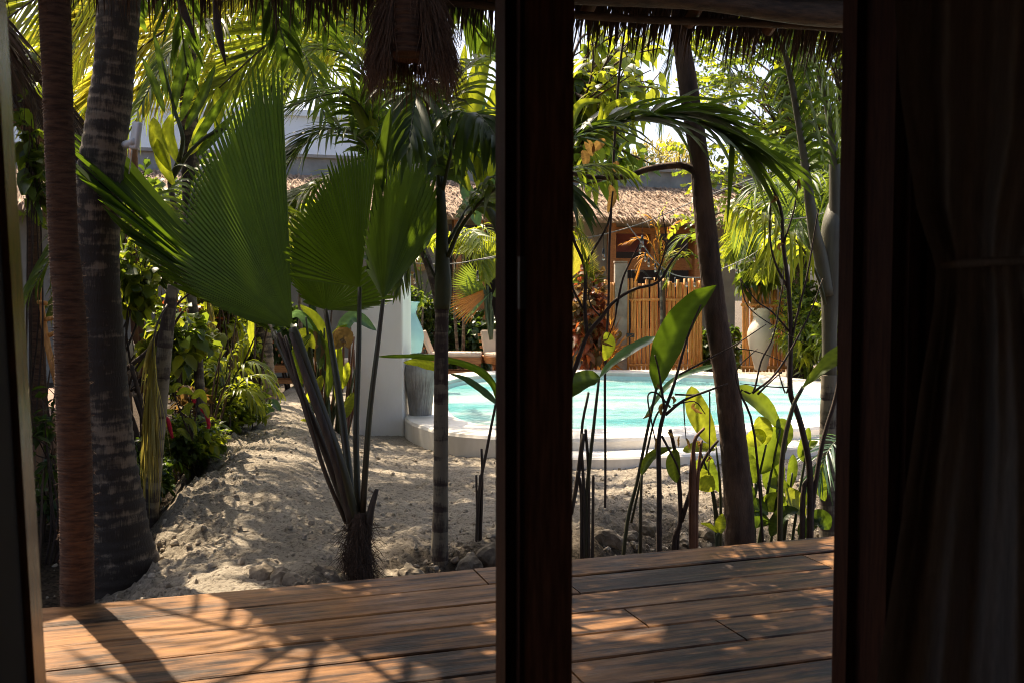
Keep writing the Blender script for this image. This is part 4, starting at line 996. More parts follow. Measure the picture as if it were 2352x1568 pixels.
leaves(mb, p0, nrm(o_ * R.uniform(.1, .8, n)[:, None] + ZZ * R.uniform(-1, .8, n)[:, None] + R.normal(0, .3, (n, 3))), R.uniform(.03, .12, n), .0016, 4, .5, (1, .9, .6, .1))
mb.build('fibrous_stump', plain('stump_fibre', (.10, .06, .036), (.035, .022, .015), 25, .9, .4, 120, ((8, 8, 1),)), fp)

# ------------------------------------------------------------------ slender ringed palms
sp1 = thing('slender_palm', 'slender leaning ringed palm stem between the coconut palm and the path', 'palm tree', gp(345, 1215, 6.2))
trunk(sp1, [(340, 1240, 21), (346, 1180, 18), (354, 1090, 17), (364, 960, 17), (377, 810, 17), (388, 720, 15), (398, 655, 13)], 6.2, M_RING, 50, .05, 16)
top = at(402, 640, 6.2)
palmcrown(sp1, top, [(20, .55, 1.1, .6), (80, .7, 1.2, .5), (140, .6, 1.1, .7), (165, .4, .9, .6), (230, .5, .9, .6)], LEAF['mid'], M_STEM, 34, .34, .013, droop=.5)
ml, ms = MB(), MB(); frond(ml, ms, P3([(385, 700, 6.15), (365, 735, 6.1), (352, 790, 6.05), (345, 960, 6.05)]), 46, .42, .009, ang=22, droop=1.4, lift=0, t0=.3, rs=.008); o = ml.build('dry_frond', LEAF['straw'], sp1); ms.build('midrib', M_PETD, o)

sp2 = thing('slender_palm', 'slender ringed palm at the deck edge just left of the dark door post', 'palm tree', gp(1008, 1325, 5.0))
trunk(sp2, [(1008, 1440, 27), (1008, 1340, 24), (1009, 1290, 21), (1012, 1150, 17.5), (1013, 960, 16.5), (1014, 760, 16), (1016, 700, 17)], 5.0, M_RING, 58, .05, 18)
mb = MB(); mb.tube(P3([(1016, 710, 5.0), (1018, 660, 5.0), (1016, 600, 5.0), (1015, 520, 5.0), (1012, 440, 5.0), (1008, 350, 5.05)]), np.array([18, 20, 17, 13, 10, 7]) * 5 / FP, 14, 4); mb.build('crownshaft', M_STEM, sp2)
def fr3(root, ctrl, n, L, W, lm='dark', sm=None, **kw):
    ml, ms = MB(), MB(); frond(ml, ms, P3(ctrl), n, L, W, **kw); o = ml.build('frond', LEAF[lm], root); ms.build('midrib', sm or M_STEM, o); return o
fr3(sp2, [(1012, 470, 5.0), (1000, 330, 5.1), (985, 230, 5.3), (930, 190, 5.6)], 26, .42, .020, ang=55, droop=.55, rs=.011)
fr3(sp2, [(1014, 450, 5.0), (1045, 320, 4.9), (1090, 260, 4.7), (1150, 330, 4.4)], 28, .40, .020, ang=55, droop=.7, rs=.011)
fr3(sp2, [(1030, 590, 4.98), (1060, 520, 4.9), (1130, 440, 4.8), (1230, 400, 4.6), (1310, 460, 4.4)], 30, .40, .019, ang=60, droop=.6, rs=.012, t0=.3)
fr3(sp2, [(1010, 430, 5.0), (1020, 260, 5.3), (1075, 150, 5.6), (1160, 120, 6.0)], 28, .42, .02, 'mid', ang=55, droop=.5, rs=.011)
fr3(sp2, [(1012, 440, 5.0), (985, 260, 4.85), (960, 200, 4.7), (940, 330, 4.5)], 20, .34, .017, ang=50, droop=.6, rs=.01, t0=.35)
fr3(sp2, [(1005, 650, 5.0), (960, 560, 5.0), (935, 600, 4.95), (918, 660, 4.9)], 14, .18, .010, 'mid', ang=50, droop=.6, rs=.008, t0=.3)
fr3(sp2, [(1028, 560, 5.0), (1080, 470, 5.1), (1120, 440, 5.2), (1180, 450, 5.3)], 18, .3, .018, 'mid', ang=50, droop=.6, rs=.012, t0=.3)

M_SHAFT = plain('palm_crownshaft', (.13, .125, .085), (.07, .062, .042), 7, .6, .2, 60, ((3, 3, .4),))
sp3 = thing('slender_palm', 'dark ringed palm with forked crownshaft at the right edge of the doorway view', 'palm tree', gp(1905, 1235, 6.0))
trunk(sp3, [(1904, 1270, 24), (1903, 1200, 21), (1902, 1090, 20), (1903, 960, 19), (1905, 860, 18)], 6.0, M_RING, 62, .05, 18)
mb = MB(); mb.tube(P3([(1905, 870, 6.0), (1905, 760, 6.0), (1908, 640, 6.0), (1910, 560, 6.0), (1912, 510, 6.0), (1914, 470, 6.05)]), np.array([17, 17, 23, 26, 22, 12]) * 6 / FP, 14, 4); mb.build('crownshaft', M_SHAFT, sp3)
for pts, rr_ in (([(1900, 680, 5.97), (1884, 590, 5.95), (1868, 520, 5.9), (1842, 330, 5.85), (1805, 130, 5.8), (1770, 60, 5.7)], [16, 16, 13, 8, 6, 4]), ([(1914, 600, 5.99), (1920, 480, 6.0), (1912, 320, 6.0), (1890, 200, 6.0), (1850, 80, 6.0)], [18, 16, 10, 7, 4])):
    mb = MB(); mb.tube(P3(pts), np.array(rr_) * 6 / FP, 10, 5); mb.build('leaf_sheath', M_SHAFT, sp3)
fr3(sp3, [(1895, 600, 5.95), (1870, 520, 5.9), (1842, 330, 5.85), (1805, 130, 5.8), (1730, 20, 5.6)], 34, .5, .016, ang=55, droop=.7, rs=.016, t0=.35)
fr3(sp3, [(1918, 480, 6.0), (1912, 320, 6.0), (1890, 200, 6.0), (1850, 80, 6.0)], 30, .5, .016, 'mid', ang=50, droop=.8, rs=.015, t0=.25)
fr3(sp3, [(1895, 700, 5.9), (1880, 640, 5.85), (1835, 560, 5.75), (1760, 500, 5.6), (1690, 470, 5.5)], 30, .34, .014, 'olive', ang=45, droop=1.1, rs=.011, t0=.35)
fr3(sp3, [(1925, 520, 6.0), (1960, 380, 6.1), (1985, 250, 6.3)], 24, .45, .016, 'mid', ang=50, droop=.7, rs=.015)
ml, ms = MB(), MB(); frond(ml, ms, P3([(1985, 1040, 5.7), (1930, 1010, 5.7), (1900, 1040, 5.6), (1880, 1100, 5.55)]), 18, .30, .008, ang=55, droop=.3, rs=.006); o = ml.build('low_frond', LEAF['blue'], sp3); ms.build('midrib', M_STEM, o)

# leaning tree
lt = thing('leaning_tree', 'brown leaning tree trunk rising from the deck edge to the thatched eave', 'tree', gp(1698, 1250, 5.3))
trunk(lt, [(1552, -30, 17), (1560, 60, 18), (1575, 160, 21), (1590, 260, 22), (1604, 350, 21), (1612, 430, 22), (1622, 530, 24), (1632, 620, 25), (1648, 750, 27), (1665, 850, 27), (1679, 960, 29), (1689, 1060, 31), (1696, 1150, 33), (1700, 1250, 36), (1703, 1350, 42)], 5.3, M_BARK, 40, .03, 22, band=0)
twig(lt, [(1602, 398), (1560, 384), (1490, 388), (1440, 402), (1380, 413), (1330, 404), (1290, 388), (1200, 380)], 9, 4, 5.28, M_BARK)
mb = MB(); top = at(1552, -30, 5.3)
for k in range(6):
    a = R.uniform(0, 6.28); mb.tube([top, top + np.array([math.cos(a) * .4, math.sin(a) * .4, .6]), top + np.array([math.cos(a) * 1.0, math.sin(a) * 1.0, 1.0])], [.04, .028, .012], 8, 4)
mb.build('limb', M_BARK, lt)
ml = MB(); n = 520; g = R.normal(0, 1, (n, 3)); g /= np.linalg.norm(g, axis=1)[:, None]
p0 = top + ZZ * .95 + g * R.uniform(.4, 1, n)[:, None] * [1.15, 1.15, .5]
leaves(ml, p0, nrm(g + R.normal(0, .6, (n, 3))), R.uniform(.1, .2, n), .045); ml.build('crown', LEAF['mid'], lt)  # unseen crown, thickened to shade the right of the deck

# palm trunk by the path
bp1 = thing('path_palm', 'rough brown palm trunk standing where the sand path bends', 'palm tree', gp(603, 975, 10.6))
trunk(bp1, [(612, 995, 38), (610, 960, 33), (606, 900, 29), (602, 830, 26), (600, 760, 24), (600, 680, 23), (602, 560, 22), (606, 420, 22), (612, 300, 22)], 10.6, M_COCO, 15, .07, 20)
top = at(613, 285, 10.6)
palmcrown(bp1, top, [(a, R.uniform(.5, 1.1), R.uniform(1.6, 2.3), R.uniform(.6, 1.6)) for a in (10, 60, 110, 160, 200, 250, 300, 335)], LEAF['mid'], M_STEM, 44, .5, .016, rs=.02, droop=.55)

# ------------------------------------------------------------------ sunlit coconut fronds at the top left
bc = thing('coconut_palm', 'tall background coconut palm with glowing yellow fronds at the top left', 'palm tree', gp(440, 900, 10.0))
trunk(bc, [(474, 1040, 32), (470, 960, 30), (452, 700, 22), (438, 400, 20), (430, 100, 20), (428, -150, 20)], 10.0, M_COCO, 18, .07, 18)
for ct, L_, n_ in (([(720, -120, 9.6), (560, -80, 9.6), (360, -30, 9.5), (150, 70, 9.4)], .95, 60), ([(900, -70, 9.8), (770, 10, 9.8), (630, 90, 9.7), (490, 215, 9.6)], .85, 56), ([(430, -140, 9.3), (270, -90, 9.2), (110, -20, 9.1), (-20, 70, 9.0)], .9, 56), ([(480, -90, 10.6), (330, -10, 10.6), (200, 80, 10.5), (90, 220, 10.4)], .9, 56),
           ([(660, -60, 10.8), (560, 10, 10.8), (450, 90, 10.8), (345, 200, 10.8)], .95, 56), ([(820, -150, 10.4), (640, -130, 10.4), (440, -90, 10.4), (250, -30, 10.4)], 1.1, 60), ([(1000, -40, 10.8), (900, -10, 10.8), (800, 40, 10.8), (690, 140, 10.8)], .8, 48), ([(760, 20, 11.4), (650, 70, 11.4), (540, 150, 11.4), (440, 260, 11.4)], .7, 48), ([(250, -60, 11.6), (180, 10, 11.6), (120, 110, 11.6), (80, 260, 11.6)], .8, 48),
           ([(620, -40, 9.9), (480, 20, 9.9), (350, 90, 9.9), (220, 210, 9.9)], .8, 52), ([(300, -30, 10.0), (210, 30, 10.0), (130, 120, 10.0), (60, 260, 10.0)], .8, 52), ([(860, 40, 11.0), (760, 90, 11.0), (660, 170, 11.0), (600, 280, 11.0)], .7, 46),
           ([(330, 60, 11.4), (270, 130, 11.4), (220, 220, 11.4), (190, 330, 11.4)], .7, 44)):
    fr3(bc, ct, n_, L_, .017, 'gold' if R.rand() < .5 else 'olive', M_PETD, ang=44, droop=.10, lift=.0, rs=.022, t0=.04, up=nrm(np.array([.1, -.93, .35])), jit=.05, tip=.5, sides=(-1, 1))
palmcrown(bc, at(430, -160, 10), [(a_, R.uniform(.5, 1.0), R.uniform(2.5, 3.7), R.uniform(.9, 1.6)) for a_ in (-100, -75, -50, -28, -5, 20, -120, -62, -40)], LEAF['mid'], M_STEM, 56, .75, .026, rs=.022, droop=.4)  # unseen crown fronds reaching forward, added to shade the sand
# broad fishtail blades left of the fan palm
bl = thing('broad_leaf_palm', 'palm with wide dark leaf blades between the coconut trunk and the fan palm', 'palm tree', gp(470, 1000, 7.4))
mb = MB(); mb.tube(P3([(470, 1150, 7.4), (450, 760, 7.4), (415, 560, 7.4), (390, 420, 7.4)]), [.04, .035, .03, .02], 10, 4); mb.build('trunk', M_RING, bl)
def bladeset(root, lm, lst, Y, nm='leaf_blade', **kw):
    for pts, hw, roll in lst:
        ml = MB(); blade(ml, [(x, y, Y + (q[0] if q else 0)) for (x, y, *q) in pts], hw, roll, **kw); ml.build(nm, LEAF[lm], root)
bladeset(bl, 'dark', [([(398, 270), (412, 170), (436, 62)], 12, 10), ([(415, 280), (440, 190), (468, 105)], 13, -15), ([(425, 300), (465, 225), (495, 150)], 13, 20), ([(440, 335), (490, 260), (525, 205)], 13, -20), ([(450, 360), (505, 300), (540, 262)], 12, 10), ([(385, 230), (372, 150), (352, 70)], 10, 25), ([(378, 260), (352, 190), (325, 130)], 10, -15)], 7.0, cup=.35)
bladeset(bl, 'lime', [([(352, 270), (362, 330), (392, 395)], 20, 10), ([(395, 262), (388, 310), (412, 380)], 17, -20), ([(470, 268), (452, 320), (430, 360)], 18, 25), ([(500, 200), (505, 255), (495, 300)], 15, -25), ([(360, 320), (372, 372), (402, 430)], 15, 0)], 7.1, cup=.3)
mb = MB(); mb.tube(P3([(390, 420, 7.3), (420, 330, 7.0), (400, 250, 7.0), (372, 140, 7.0)]), [.02, .016, .012, .006], 8, 5); mb.tube(P3([(390, 420, 7.3), (440, 345, 7.0), (500, 300, 7.0), (560, 300, 7.0)]), [.018, .014, .01, .005], 8, 5); mb.build('midrib', M_STEM, bl)

# feather palms behind the fans
fpalm = thing('feather_palm', 'arching dark green feather palm filling the middle above the fan leaves', 'palm tree', gp(905, 1000, 7.6))
mb = MB(); mb.tube(P3([(1012, 1110, 7.6), (1012, 760, 7.6), (985, 610, 7.6), (930, 490, 7.6), (884, 420, 7.6)]), [.04, .035, .035, .03, .025], 10, 4); mb.build('trunk', M_RING, fpalm)
for ct, lm in (([(884, 420, 7.6), (830, 320, 7.3), (740, 300, 7.0), (640, 400, 6.8)], 'dark'), ([(884, 420, 7.6), (860, 300, 7.4), (790, 215, 7.2), (650, 250, 7.0)], 'dark'), ([(884, 420, 7.6), (870, 260, 7.6), (800, 130, 7.6), (690, 110, 7.6)], 'mid'), ([(884, 420, 7.6), (900, 250, 7.7), (940, 130, 7.8), (1040, 60, 7.9)], 'mid'),
               ([(884, 420, 7.6), (940, 300, 7.4), (1040, 250, 7.2), (1150, 330, 7.0)], 'dark'), ([(884, 430, 7.6), (800, 400, 7.4), (720, 430, 7.2), (655, 480, 7.0)], 'mid'), ([(884, 420, 7.6), (850, 200, 7.8), (830, 60, 8.0), (760, -40, 8.2)], 'mid')):
    fr3(fpalm, ct, 44, .5, .017, lm, ang=55, droop=.4, rs=.014, t0=.15)
bladeset(fpalm, 'lime', [([(880, 400), (840, 290), (785, 180)], 15, 20), ([(890, 390), (860, 300), (845, 215)], 12, -25), ([(905, 420), (915, 330), (900, 260)], 11, 25), ([(820, 110), (860, 150), (905, 225)], 20, 20)], 7.3, 'young_leaf', cup=.3)

ban = thing('banana_plant', 'clump of broad yellow green banana leaves lit through behind the dark door post', 'plant', gp(1100, 1000, 7.0))
bladeset(ban, 'lime', [([(1060, 420), (1085, 250), (1130, 60)], 30, 20), ([(1090, 420), (1120, 300), (1160, 150)], 28, -20), ([(1110, 430), (1140, 330), (1200, 240)], 30, 15), ([(1050, 400), (1050, 260), (1068, 100)], 22, -30), ([(1120, 470), (1100, 380), (1060, 300)], 22, 25), ([(1080, 440), (1010, 330), (945, 290)], 22, -20)], 6.9, cup=.3)
bladeset(ban, 'blue', [([(1120, 500), (1140, 420), (1180, 340)], 24, 10), ([(1100, 520), (1080, 460), (1055, 400)], 20, -10), ([(1130, 330), (1115, 260), (1090, 200)], 20, 30)], 7.2, cup=.3)
mb = MB(); mb.tube(P3([(1205, 1150, 7.0), (1195, 760, 7.0), (1160, 560, 7.0), (1095, 430, 7.0)]), [.05, .05, .04, .03], 10, 4); mb.build('stalk', M_STEM, ban)

# ------------------------------------------------------------------ the long frond crossing the right opening
lf = thing('arching_palm', 'dark palm whose long broad leaflet frond arches across the right opening', 'palm tree', gp(1225, 1290, 4.9))
mb = MB(); mb.tube(P3([(1225, 1400, 4.9), (1222, 900, 4.9), (1215, 600, 4.9), (1210, 480, 4.9)]), [.045, .04, .035, .025], 10, 4); mb.build('trunk', M_RING, lf)
fr3(lf, [(1210, 480, 4.9), (1300, 330, 4.9), (1440, 278, 4.95), (1560, 272, 5.0), (1645, 298, 5.05), (1715, 355, 5.1)], 46, .48, .025, ang=34, droop=.38, lift=.24, rs=.012, t0=.2, seg=5, skip=.08, jit=.26, tip=.9)
fr3(lf, [(1210, 480, 4.9), (1290, 400, 5.0), (1380, 380, 5.1), (1440, 400, 5.2)], 22, .3, .012, 'mid', ang=45, droop=.5, rs=.008)
bladeset(lf, 'lime', [([(1300, 330), (1330, 245), (1385, 232)], 14, 30), ([(1385, 280), (1400, 245), (1440, 225), ], 11, -30), ([(1440, 225), (1452, 260), (1455, 300)], 6, 0), ([(1385, 232), (1378, 270), (1370, 310)], 6, 10)], 4.92, 'young_leaf', cup=.3)
for tx, ty, tY in ((1180, -520, 5.2), (1290, -480, 5.6), (1240, -360, 6.3), (1090, -420, 5.6), (1350, -380, 5.2)):  # upright fronds above the view, added to shade the right of the deck
    fr3(lf, [(1210, 480, 4.9), (1215, 100, 4.95), ((1215 + tx) / 2, ty * .75, (4.9 + tY) / 2), (tx, ty, tY)], 34, .5, .026, ang=55, droop=.4, rs=.012, t0=.5)
fr3(lf, [(1210, 480, 4.9), (1240, 560, 4.85), (1320, 520, 4.8), (1340, 600, 4.8)], 14, .2, .009, 'lime', ang=45, droop=.9, rs=.006)

# ------------------------------------------------------------------ trees at the upper right
lm_tree = thing('broadleaf_tree', 'broad leaved tree with yellow lit leaves above the villa roof', 'tree', gp(1275, 900, 7.4))
mb = MB(); B = gp(1275, 900, 7.4)
mb.tube([B, at(1275, 650, 7.6), at(1290, 400, 9.0), at(1300, 200, 9.0)], [.06, .05, .045, .03], 10, 4)
ml = MB(); ml2 = MB()
for k in range(120):
    e = at(R.uniform(1235, 1530), R.uniform(40, 400), R.uniform(8.2, 10.4))
    if (e[0] - at(1500, 0, e[1])[0]) > 0 and R.rand() < .6: continue
    h = at(1290 + R.uniform(-10, 10), R.uniform(150, 420), 9.0); md_ = (h + e) / 2 + R.normal(0, .12, 3)
    cv = cat([h, md_, e], 6); mb.tube(cv, np.linspace(.016, .005, len(cv)), 5, 1)
    per = 13; tt = R.uniform(.35, 1, per); p0 = np.stack([np.interp(tt * (len(cv) - 1), np.arange(len(cv)), cv[:, a]) for a in range(3)], 1)
    leaves(ml if R.rand() < .6 else ml2, p0, nrm(R.normal(0, .7, (per, 3)) + nrm(e - h) * .4 - ZZ * .25), R.uniform(.10, .18, per), R.uniform(.03, .05, per), 5, .5, (.1, .85, 1, .65, .03), .2)
mb.build('trunk', M_BARK, lm_tree); ml.build('crown', LEAF['olive'], lm_tree); ml2.build('shade_tinted_leaves', LEAF['mid'], lm_tree)  # yellower and darker leaf colours stand in for lit and shaded leaves
twg = thing('bare_vine', 'thin hanging vine with a few large withered leaves before the villa', 'vine', at(1410, 800, 6.0))
twig(twg, [(1430, 100), (1420, 200), (1410, 330), (1405, 450), (1400, 560), (1395, 700), (1390, 850), (1388, 1100), (1388, 1230)], 3, 3, 6.0)
bladeset(twg, 'brown', [([(1400, 425), (1408, 450), (1396, 490)], 11, 0), ([(1345, 322), (1356, 340), (1360, 360)], 12, 0), ([(1390, 320), (1372, 335), (1360, 350)], 12, 10), ([(1338, 345), (1345, 365), (1342, 385)], 12, 20), ([(1418, 370), (1414, 385), (1420, 398)], 9, 0)], 5.95, 'leaf')

ctree = thing('feathery_tree', 'tall tree with small paired leaflets against the sky behind the right ringed palm', 'tree', gp(1850, 800, 15.5))
mb = MB(); B = gp(1830, 900, 15.5)
mb.tube([B, at(1838, 500, 15.5), at(1812, 300, 15.5), at(1800, 130, 15.5), at(1796, -60, 15.5)], [.16, .15, .13, .1, .07], 10, 4)
mb.tube([at(1838, 500, 15.5), at(1880, 380, 15.4), at(1935, 290, 15.3), at(1990, 230, 15.2)], [.09, .075, .07, .045], 8, 4)
ml, ml2 = MB(), MB()
def compound(tg, e, d, n=9, L=.46, lf_=.085):
    c = cat([e, e + d * L * .5 - ZZ * .02, e + d * L - ZZ * L * .3], 6); mb.tube(c, np.linspace(.004, .0015, len(c)), 4, 1)
    c = resample(c, n); T = nrm(np.gradient(c, axis=0)); sd = nrm(np.cross(T, ZZ + R.normal(0, .5, 3)))
    for s in (-1, 1):
        leaves(tg, c, nrm(sd * s + T * .35 + R.normal(0, .12, (n, 3))), lf_ * R.uniform(.8, 1.1, n), lf_ * .36, 4, .1, (.25, .9, 1.0, .1), .1, np.clip(R.rand() * .5 + R.rand(n) * .5, 0, 1))
for k in range(800):
    x_ = R.uniform(1580, 2120); y_ = R.uniform(-60, 560)
    dens = .95 if x_ > 1760 else (.5 if y_ < 420 else .25)
    if x_ < 1700 and 250 < y_ < 330: dens = .25
    if R.rand() > dens: continue
    e = at(x_, y_, R.uniform(14.2, 17.5)); tg = ml if R.rand() < .5 else ml2
    for q in range(2): compound(tg, e + R.normal(0, .05, 3), nrm(R.normal(0, 1, 3) * [1, 1, .5]))
    if k % 3 == 0:
        h = at(np.clip(x_ + 40, 1800, 1930), min(y_ + 120, 480), 15.5); mb.tube([h, (h + e) / 2 + R.normal(0, .1, 3), e], [.018, .012, .005], 5, 4)
mb.build('trunk', M_BARK, ctree); ml.build('crown', LEAF['lime'], ctree); ml2.build('inner_leaves', LEAF['mid'], ctree)

far = thing('wispy_tree', 'distant wispy brown tree rising behind the villa parapet', 'tree', at(1530, 440, 30))
ml = MB(); mb = MB()
for k in range(7):
    x_ = 1455 + k * 26 + R.uniform(-8, 8); top = at(x_, 318 + abs(k - 3) * 14 + R.uniform(-12, 12), 30 + R.uniform(-2, 2)); b_ = top * [1, 1, 0] + ZZ * 2.0
    mb.tube([b_, (b_ + top) / 2 + R.normal(0, .1, 3), top], [.09, .06, .015], 6, 3)
    n = 520; f = R.rand(n)[:, None]; p0 = top * f + (top * [1, 1, 0] + ZZ * (top[2] - 2.6)) * (1 - f) + R.normal(0, .28, (n, 3)) * (1.25 - f * .9)
    leaves(ml, p0, nrm(R.normal(0, .6, (n, 3)) + ZZ * .7), R.uniform(.15, .35, n), .02, 4, .1, (.6, 1, .7, .1))
mb.build('trunk', M_BARK, far); ml.build('crown', LEAF['straw'], far)
sk = thing('feather_palm', 'thin feather palm with dark fronds against the sky behind the leaning tree', 'palm tree', gp(1540, 800, 15.8))
mb = MB(); mb.tube(P3([(1645, 900, 15.8), (1622, 520, 15.8), (1600, 300, 15.8), (1572, 80, 15.8)]), [.07, .06, .05, .04], 8, 4); mb.build('trunk', M_RING, sk)
for ct in ([(1572, 80, 15.8), (1590, 60, 15.8), (1550, 110, 15.8), (1520, 290, 15.8)], [(1572, 80, 15.8), (1640, 60, 15.8), (1670, 150, 15.8), (1690, 330, 15.8)], [(1572, 80, 15.8), (1590, 30, 15.8), (1530, 40, 15.8), (1460, 150, 15.8)], [(1572, 80, 15.8), (1650, 20, 15.8), (1720, 20, 15.8), (1790, 120, 15.8)]):
    fr3(sk, ct, 44, .64, .017, 'dark', ang=50, droop=.4, rs=.014)
th2 = thing('thin_feather_palm', 'pale thin feather palm fronds beside the villa parapet', 'palm tree', gp(1290, 700, 15.9))
for ct in ([(1262, 470, 15.9), (1300, 380, 15.9), (1350, 350, 15.9), (1410, 420, 15.9)], [(1262, 470, 15.9), (1300, 400, 15.9), (1340, 400, 15.9), (1370, 470, 15.9)], [(1262, 470, 15.9), (1280, 340, 15.9), (1330, 290, 15.9), (1400, 320, 15.9)], [(1262, 480, 15.9), (1290, 450, 15.9), (1320, 480, 15.9), (1330, 560, 15.9)]):
    fr3(th2, ct, 44, .44, .009, 'mid', ang=55, droop=.35, rs=.01)
mb = MB(); mb.tube(P3([(1262, 850, 15.9), (1262, 470, 15.9)]), [.05, .03], 8, 1); mb.build('trunk', M_RING, th2)
# ------------------------------------------------------------------ plants round the pool's far side
ar = []
def clump(name, label, base, Y, specs, lm, n=34, L=.34, W=.012, trunkr=.03, **kw):
    root = thing(name, label, 'palm tree', gp(base[0], base[1], Y))
    B = gp(base[0], base[1], Y); mb = MB()
    for k, (tx, ty) in enumerate(sorted({s[0] for s in specs})):
        mb.tube([B + R.normal(0, .06, 3) * [1, 1, 0] - ZZ * .05, (B + at(tx, ty, Y)) / 2 + R.normal(0, .03, 3), at(tx, ty, Y)], [trunkr, trunkr * .8, trunkr * .6], 8, 3)
    mb.build('trunk', M_RING, root)
    for s in specs:
        (tx, ty), pts = s[0], s[1]
        ml, ms = MB(), MB(); frond(ml, ms, P3([(tx, ty, Y)] + [(x, y, Y + dy) for x, y, dy in pts]), n, L, W, **{**dict(ang=55, droop=.45, rs=.012, t0=.12), **kw})
        o = ml.build('frond', LEAF[s[2] if len(s) > 2 else lm], root); ms.build('midrib', M_STEM, o)
    return root
def rnd_specs(tops, k, spread, Yd=.6, drop=90, lm=None):
    out = []
    for (tx, ty) in tops:
        for _ in range(k):
            s = R.choice([-1, 1]); w_ = R.uniform(.4, 1) * spread; h = R.uniform(.3, 1.0) * drop
            out.append(((tx, ty), [(tx + s * w_ * .35, ty - h * .9, R.uniform(-Yd, Yd) * .5), (tx + s * w_ * .75, ty - h * .8 + 10, R.uniform(-Yd, Yd)), (tx + s * w_, ty + R.uniform(-.2, .9) * drop * .7, R.uniform(-Yd, Yd) * 1.3)]) + ((lm,) if lm else ()))
    return out
clump('areca_palm', 'bright sunlit areca palm clump between the leaning tree and the cream vase', (1815, 850), 14.9, rnd_specs([(1800, 560), (1850, 600)], 7, 130, .6, 90), 'lime', 40, .52, .02)
clump('areca_palm', 'tall areca palm with long yellow tinged fronds under the feathery tree', (2040, 900), 12.0, rnd_specs([(1830, 520), (1880, 560), (1900, 500)], 5, 150, .9, 120), 'mid', 40, .40, .015)
clump('areca_palm', 'dense upright areca palm filling the gap below the feathery tree', (1940, 900), 13.2, rnd_specs([(1850, 420), (1890, 500), (1900, 440)], 5, 115, .9, 110), 'mid', 40, .42, .016)
clump('areca_palm', 'low areca palm with a drooping frond left of the leaning tree', (1660, 850), 15.7, [((1640, 660), [(1600, 590, 0), (1560, 590, 0), (1530, 650, 0)]), ((1640, 660), [(1610, 560, 0), (1570, 545, 0), (1535, 590, 0)])], 'mid', 36, .42, .018)
clump('dying_palm', 'small palm with withered orange fronds in front of the villa window', (1522, 850), 15.5, [((1518, 640), [(1500, 570, 0), (1475, 548, 0), (1430, 560, 0)], 'orange'), ((1518, 640), [(1515, 560, 0), (1512, 510, 0), (1530, 470, 0)], 'gold'), ((1518, 640), [(1530, 560, 0), (1545, 520, 0), (1575, 505, 0)], 'orange'), ((1518, 640), [(1500, 600, 0), (1480, 590, 0), (1462, 640, 0)], 'orange'), ((1518, 640), [(1535, 590, 0), (1560, 580, 0), (1585, 610, 0)], 'gold'), ((1518, 640), [(1510, 550, 0), (1495, 505, 0), (1470, 490, 0)], 'orange')], 'orange', 26, .26, .011, ang=40)
bush('vine_hedge', 'dark creeper covered hedge behind the leaning tree', 'hedge', (1645, 790), 70, 70, 16.2, LEAF['dark'], 90, 12, .13, .05, dep=.35, hang=.6, stem_r=.008)
bush('bamboo_shrub', 'leafy bright green shrub crowding the right side of the cream vase', 'shrub', (1850, 740), 68, 130, 14.2, LEAF['lime'], 130, 16, .17, .028, dep=.7, hang=.5, mix=(LEAF['mid'], .5), stem_r=.008)
bush('bamboo_shrub', 'leafy shrub behind the trunk of the right ringed palm', 'shrub', (1935, 760), 70, 130, 13.2, LEAF['mid'], 110, 16, .17, .03, dep=.8, hang=.5, mix=(LEAF['lime'], .4), stem_r=.008)
bush('red_leaf_shrub', 'shrub with dark red and purple leaves left of the shower post', 'shrub', (1352, 720), 52, 130, 15.3, LEAF['red'], 90, 13, .14, .055, dep=.45, hang=.6, mix=(LEAF['brown'], .4), stem_r=.008)
bush('tall_grass_plant', 'tall orange stalked reeds below the red leaved shrub', 'reed', (1385, 800), 40, 50, 15.7, LEAF['orange'], 34, 6, .4, .012, dep=.3, hang=.1, spread=.35)
bush('climbing_vine', 'big leaved creeper hanging from the wall above the cream vase', 'creeper', (1735, 622), 55, 36, 15.9, LEAF['mid'], 26, 6, .26, .08, base=(1790, 850, 16.2), dep=.3, hang=.7)
def fanpalm(label, base, Y, leaves_, Ylm):
    root = thing('fan_palm', label, 'fan palm', gp(base[0], base[1], Y))
    for H, tips, lm, n in leaves_:
        ml = MB(); fan(ml, at(H[0], H[1], Y), P3([(x, y, Y + dy) for x, y, dy in tips]), n, .66, .3); o = ml.build('leaf_blade', LEAF[lm], root, False)
        mp = MB(); mp.tube([at(H[0], H[1], Y), (at(H[0], H[1], Y) + at(base[0], base[1], Y)) / 2 + R.normal(0, .03, 3), at(base[0], base[1], Y)], [.016, .02, .028], 7, 4); mp.build('petiole', M_STEM, o)
    return root
fanpalm('sunlit fan palm glowing lime green behind the sun beds', (1128, 780), 15.4, [((1120, 656), [(1085, 605, 0), (1092, 570, 0), (1105, 548, 0), (1125, 535, 0), (1150, 530, 0), (1180, 545, 0), (1190, 580, 0)], 'lime', 26),
    ((1112, 660), [(1060, 590, .2), (1045, 612, .2), (1034, 632, .2), (1030, 655, .2)], 'lime', 16), ((1115, 664), [(1080, 600, -.3), (1050, 620, -.3), (1036, 660, -.3), (1050, 690, -.3)], 'mid', 18), ((1118, 668), [(1035, 668, .1), (1028, 690, 0), (1035, 720, -.1), (1060, 745, -.2), (1080, 745, -.2)], 'orange', 16), ((1118, 668), [(1030, 682, .3), (1036, 705, .3), (1050, 735, .3)], 'straw', 12), ((1130, 680), [(1150, 640, 0), (1170, 660, 0), (1180, 700, 0)], 'mid', 12), ((1128, 672), [(1095, 700, -.4), (1075, 720, -.4), (1065, 745, -.4)], 'blue', 12)], 0)
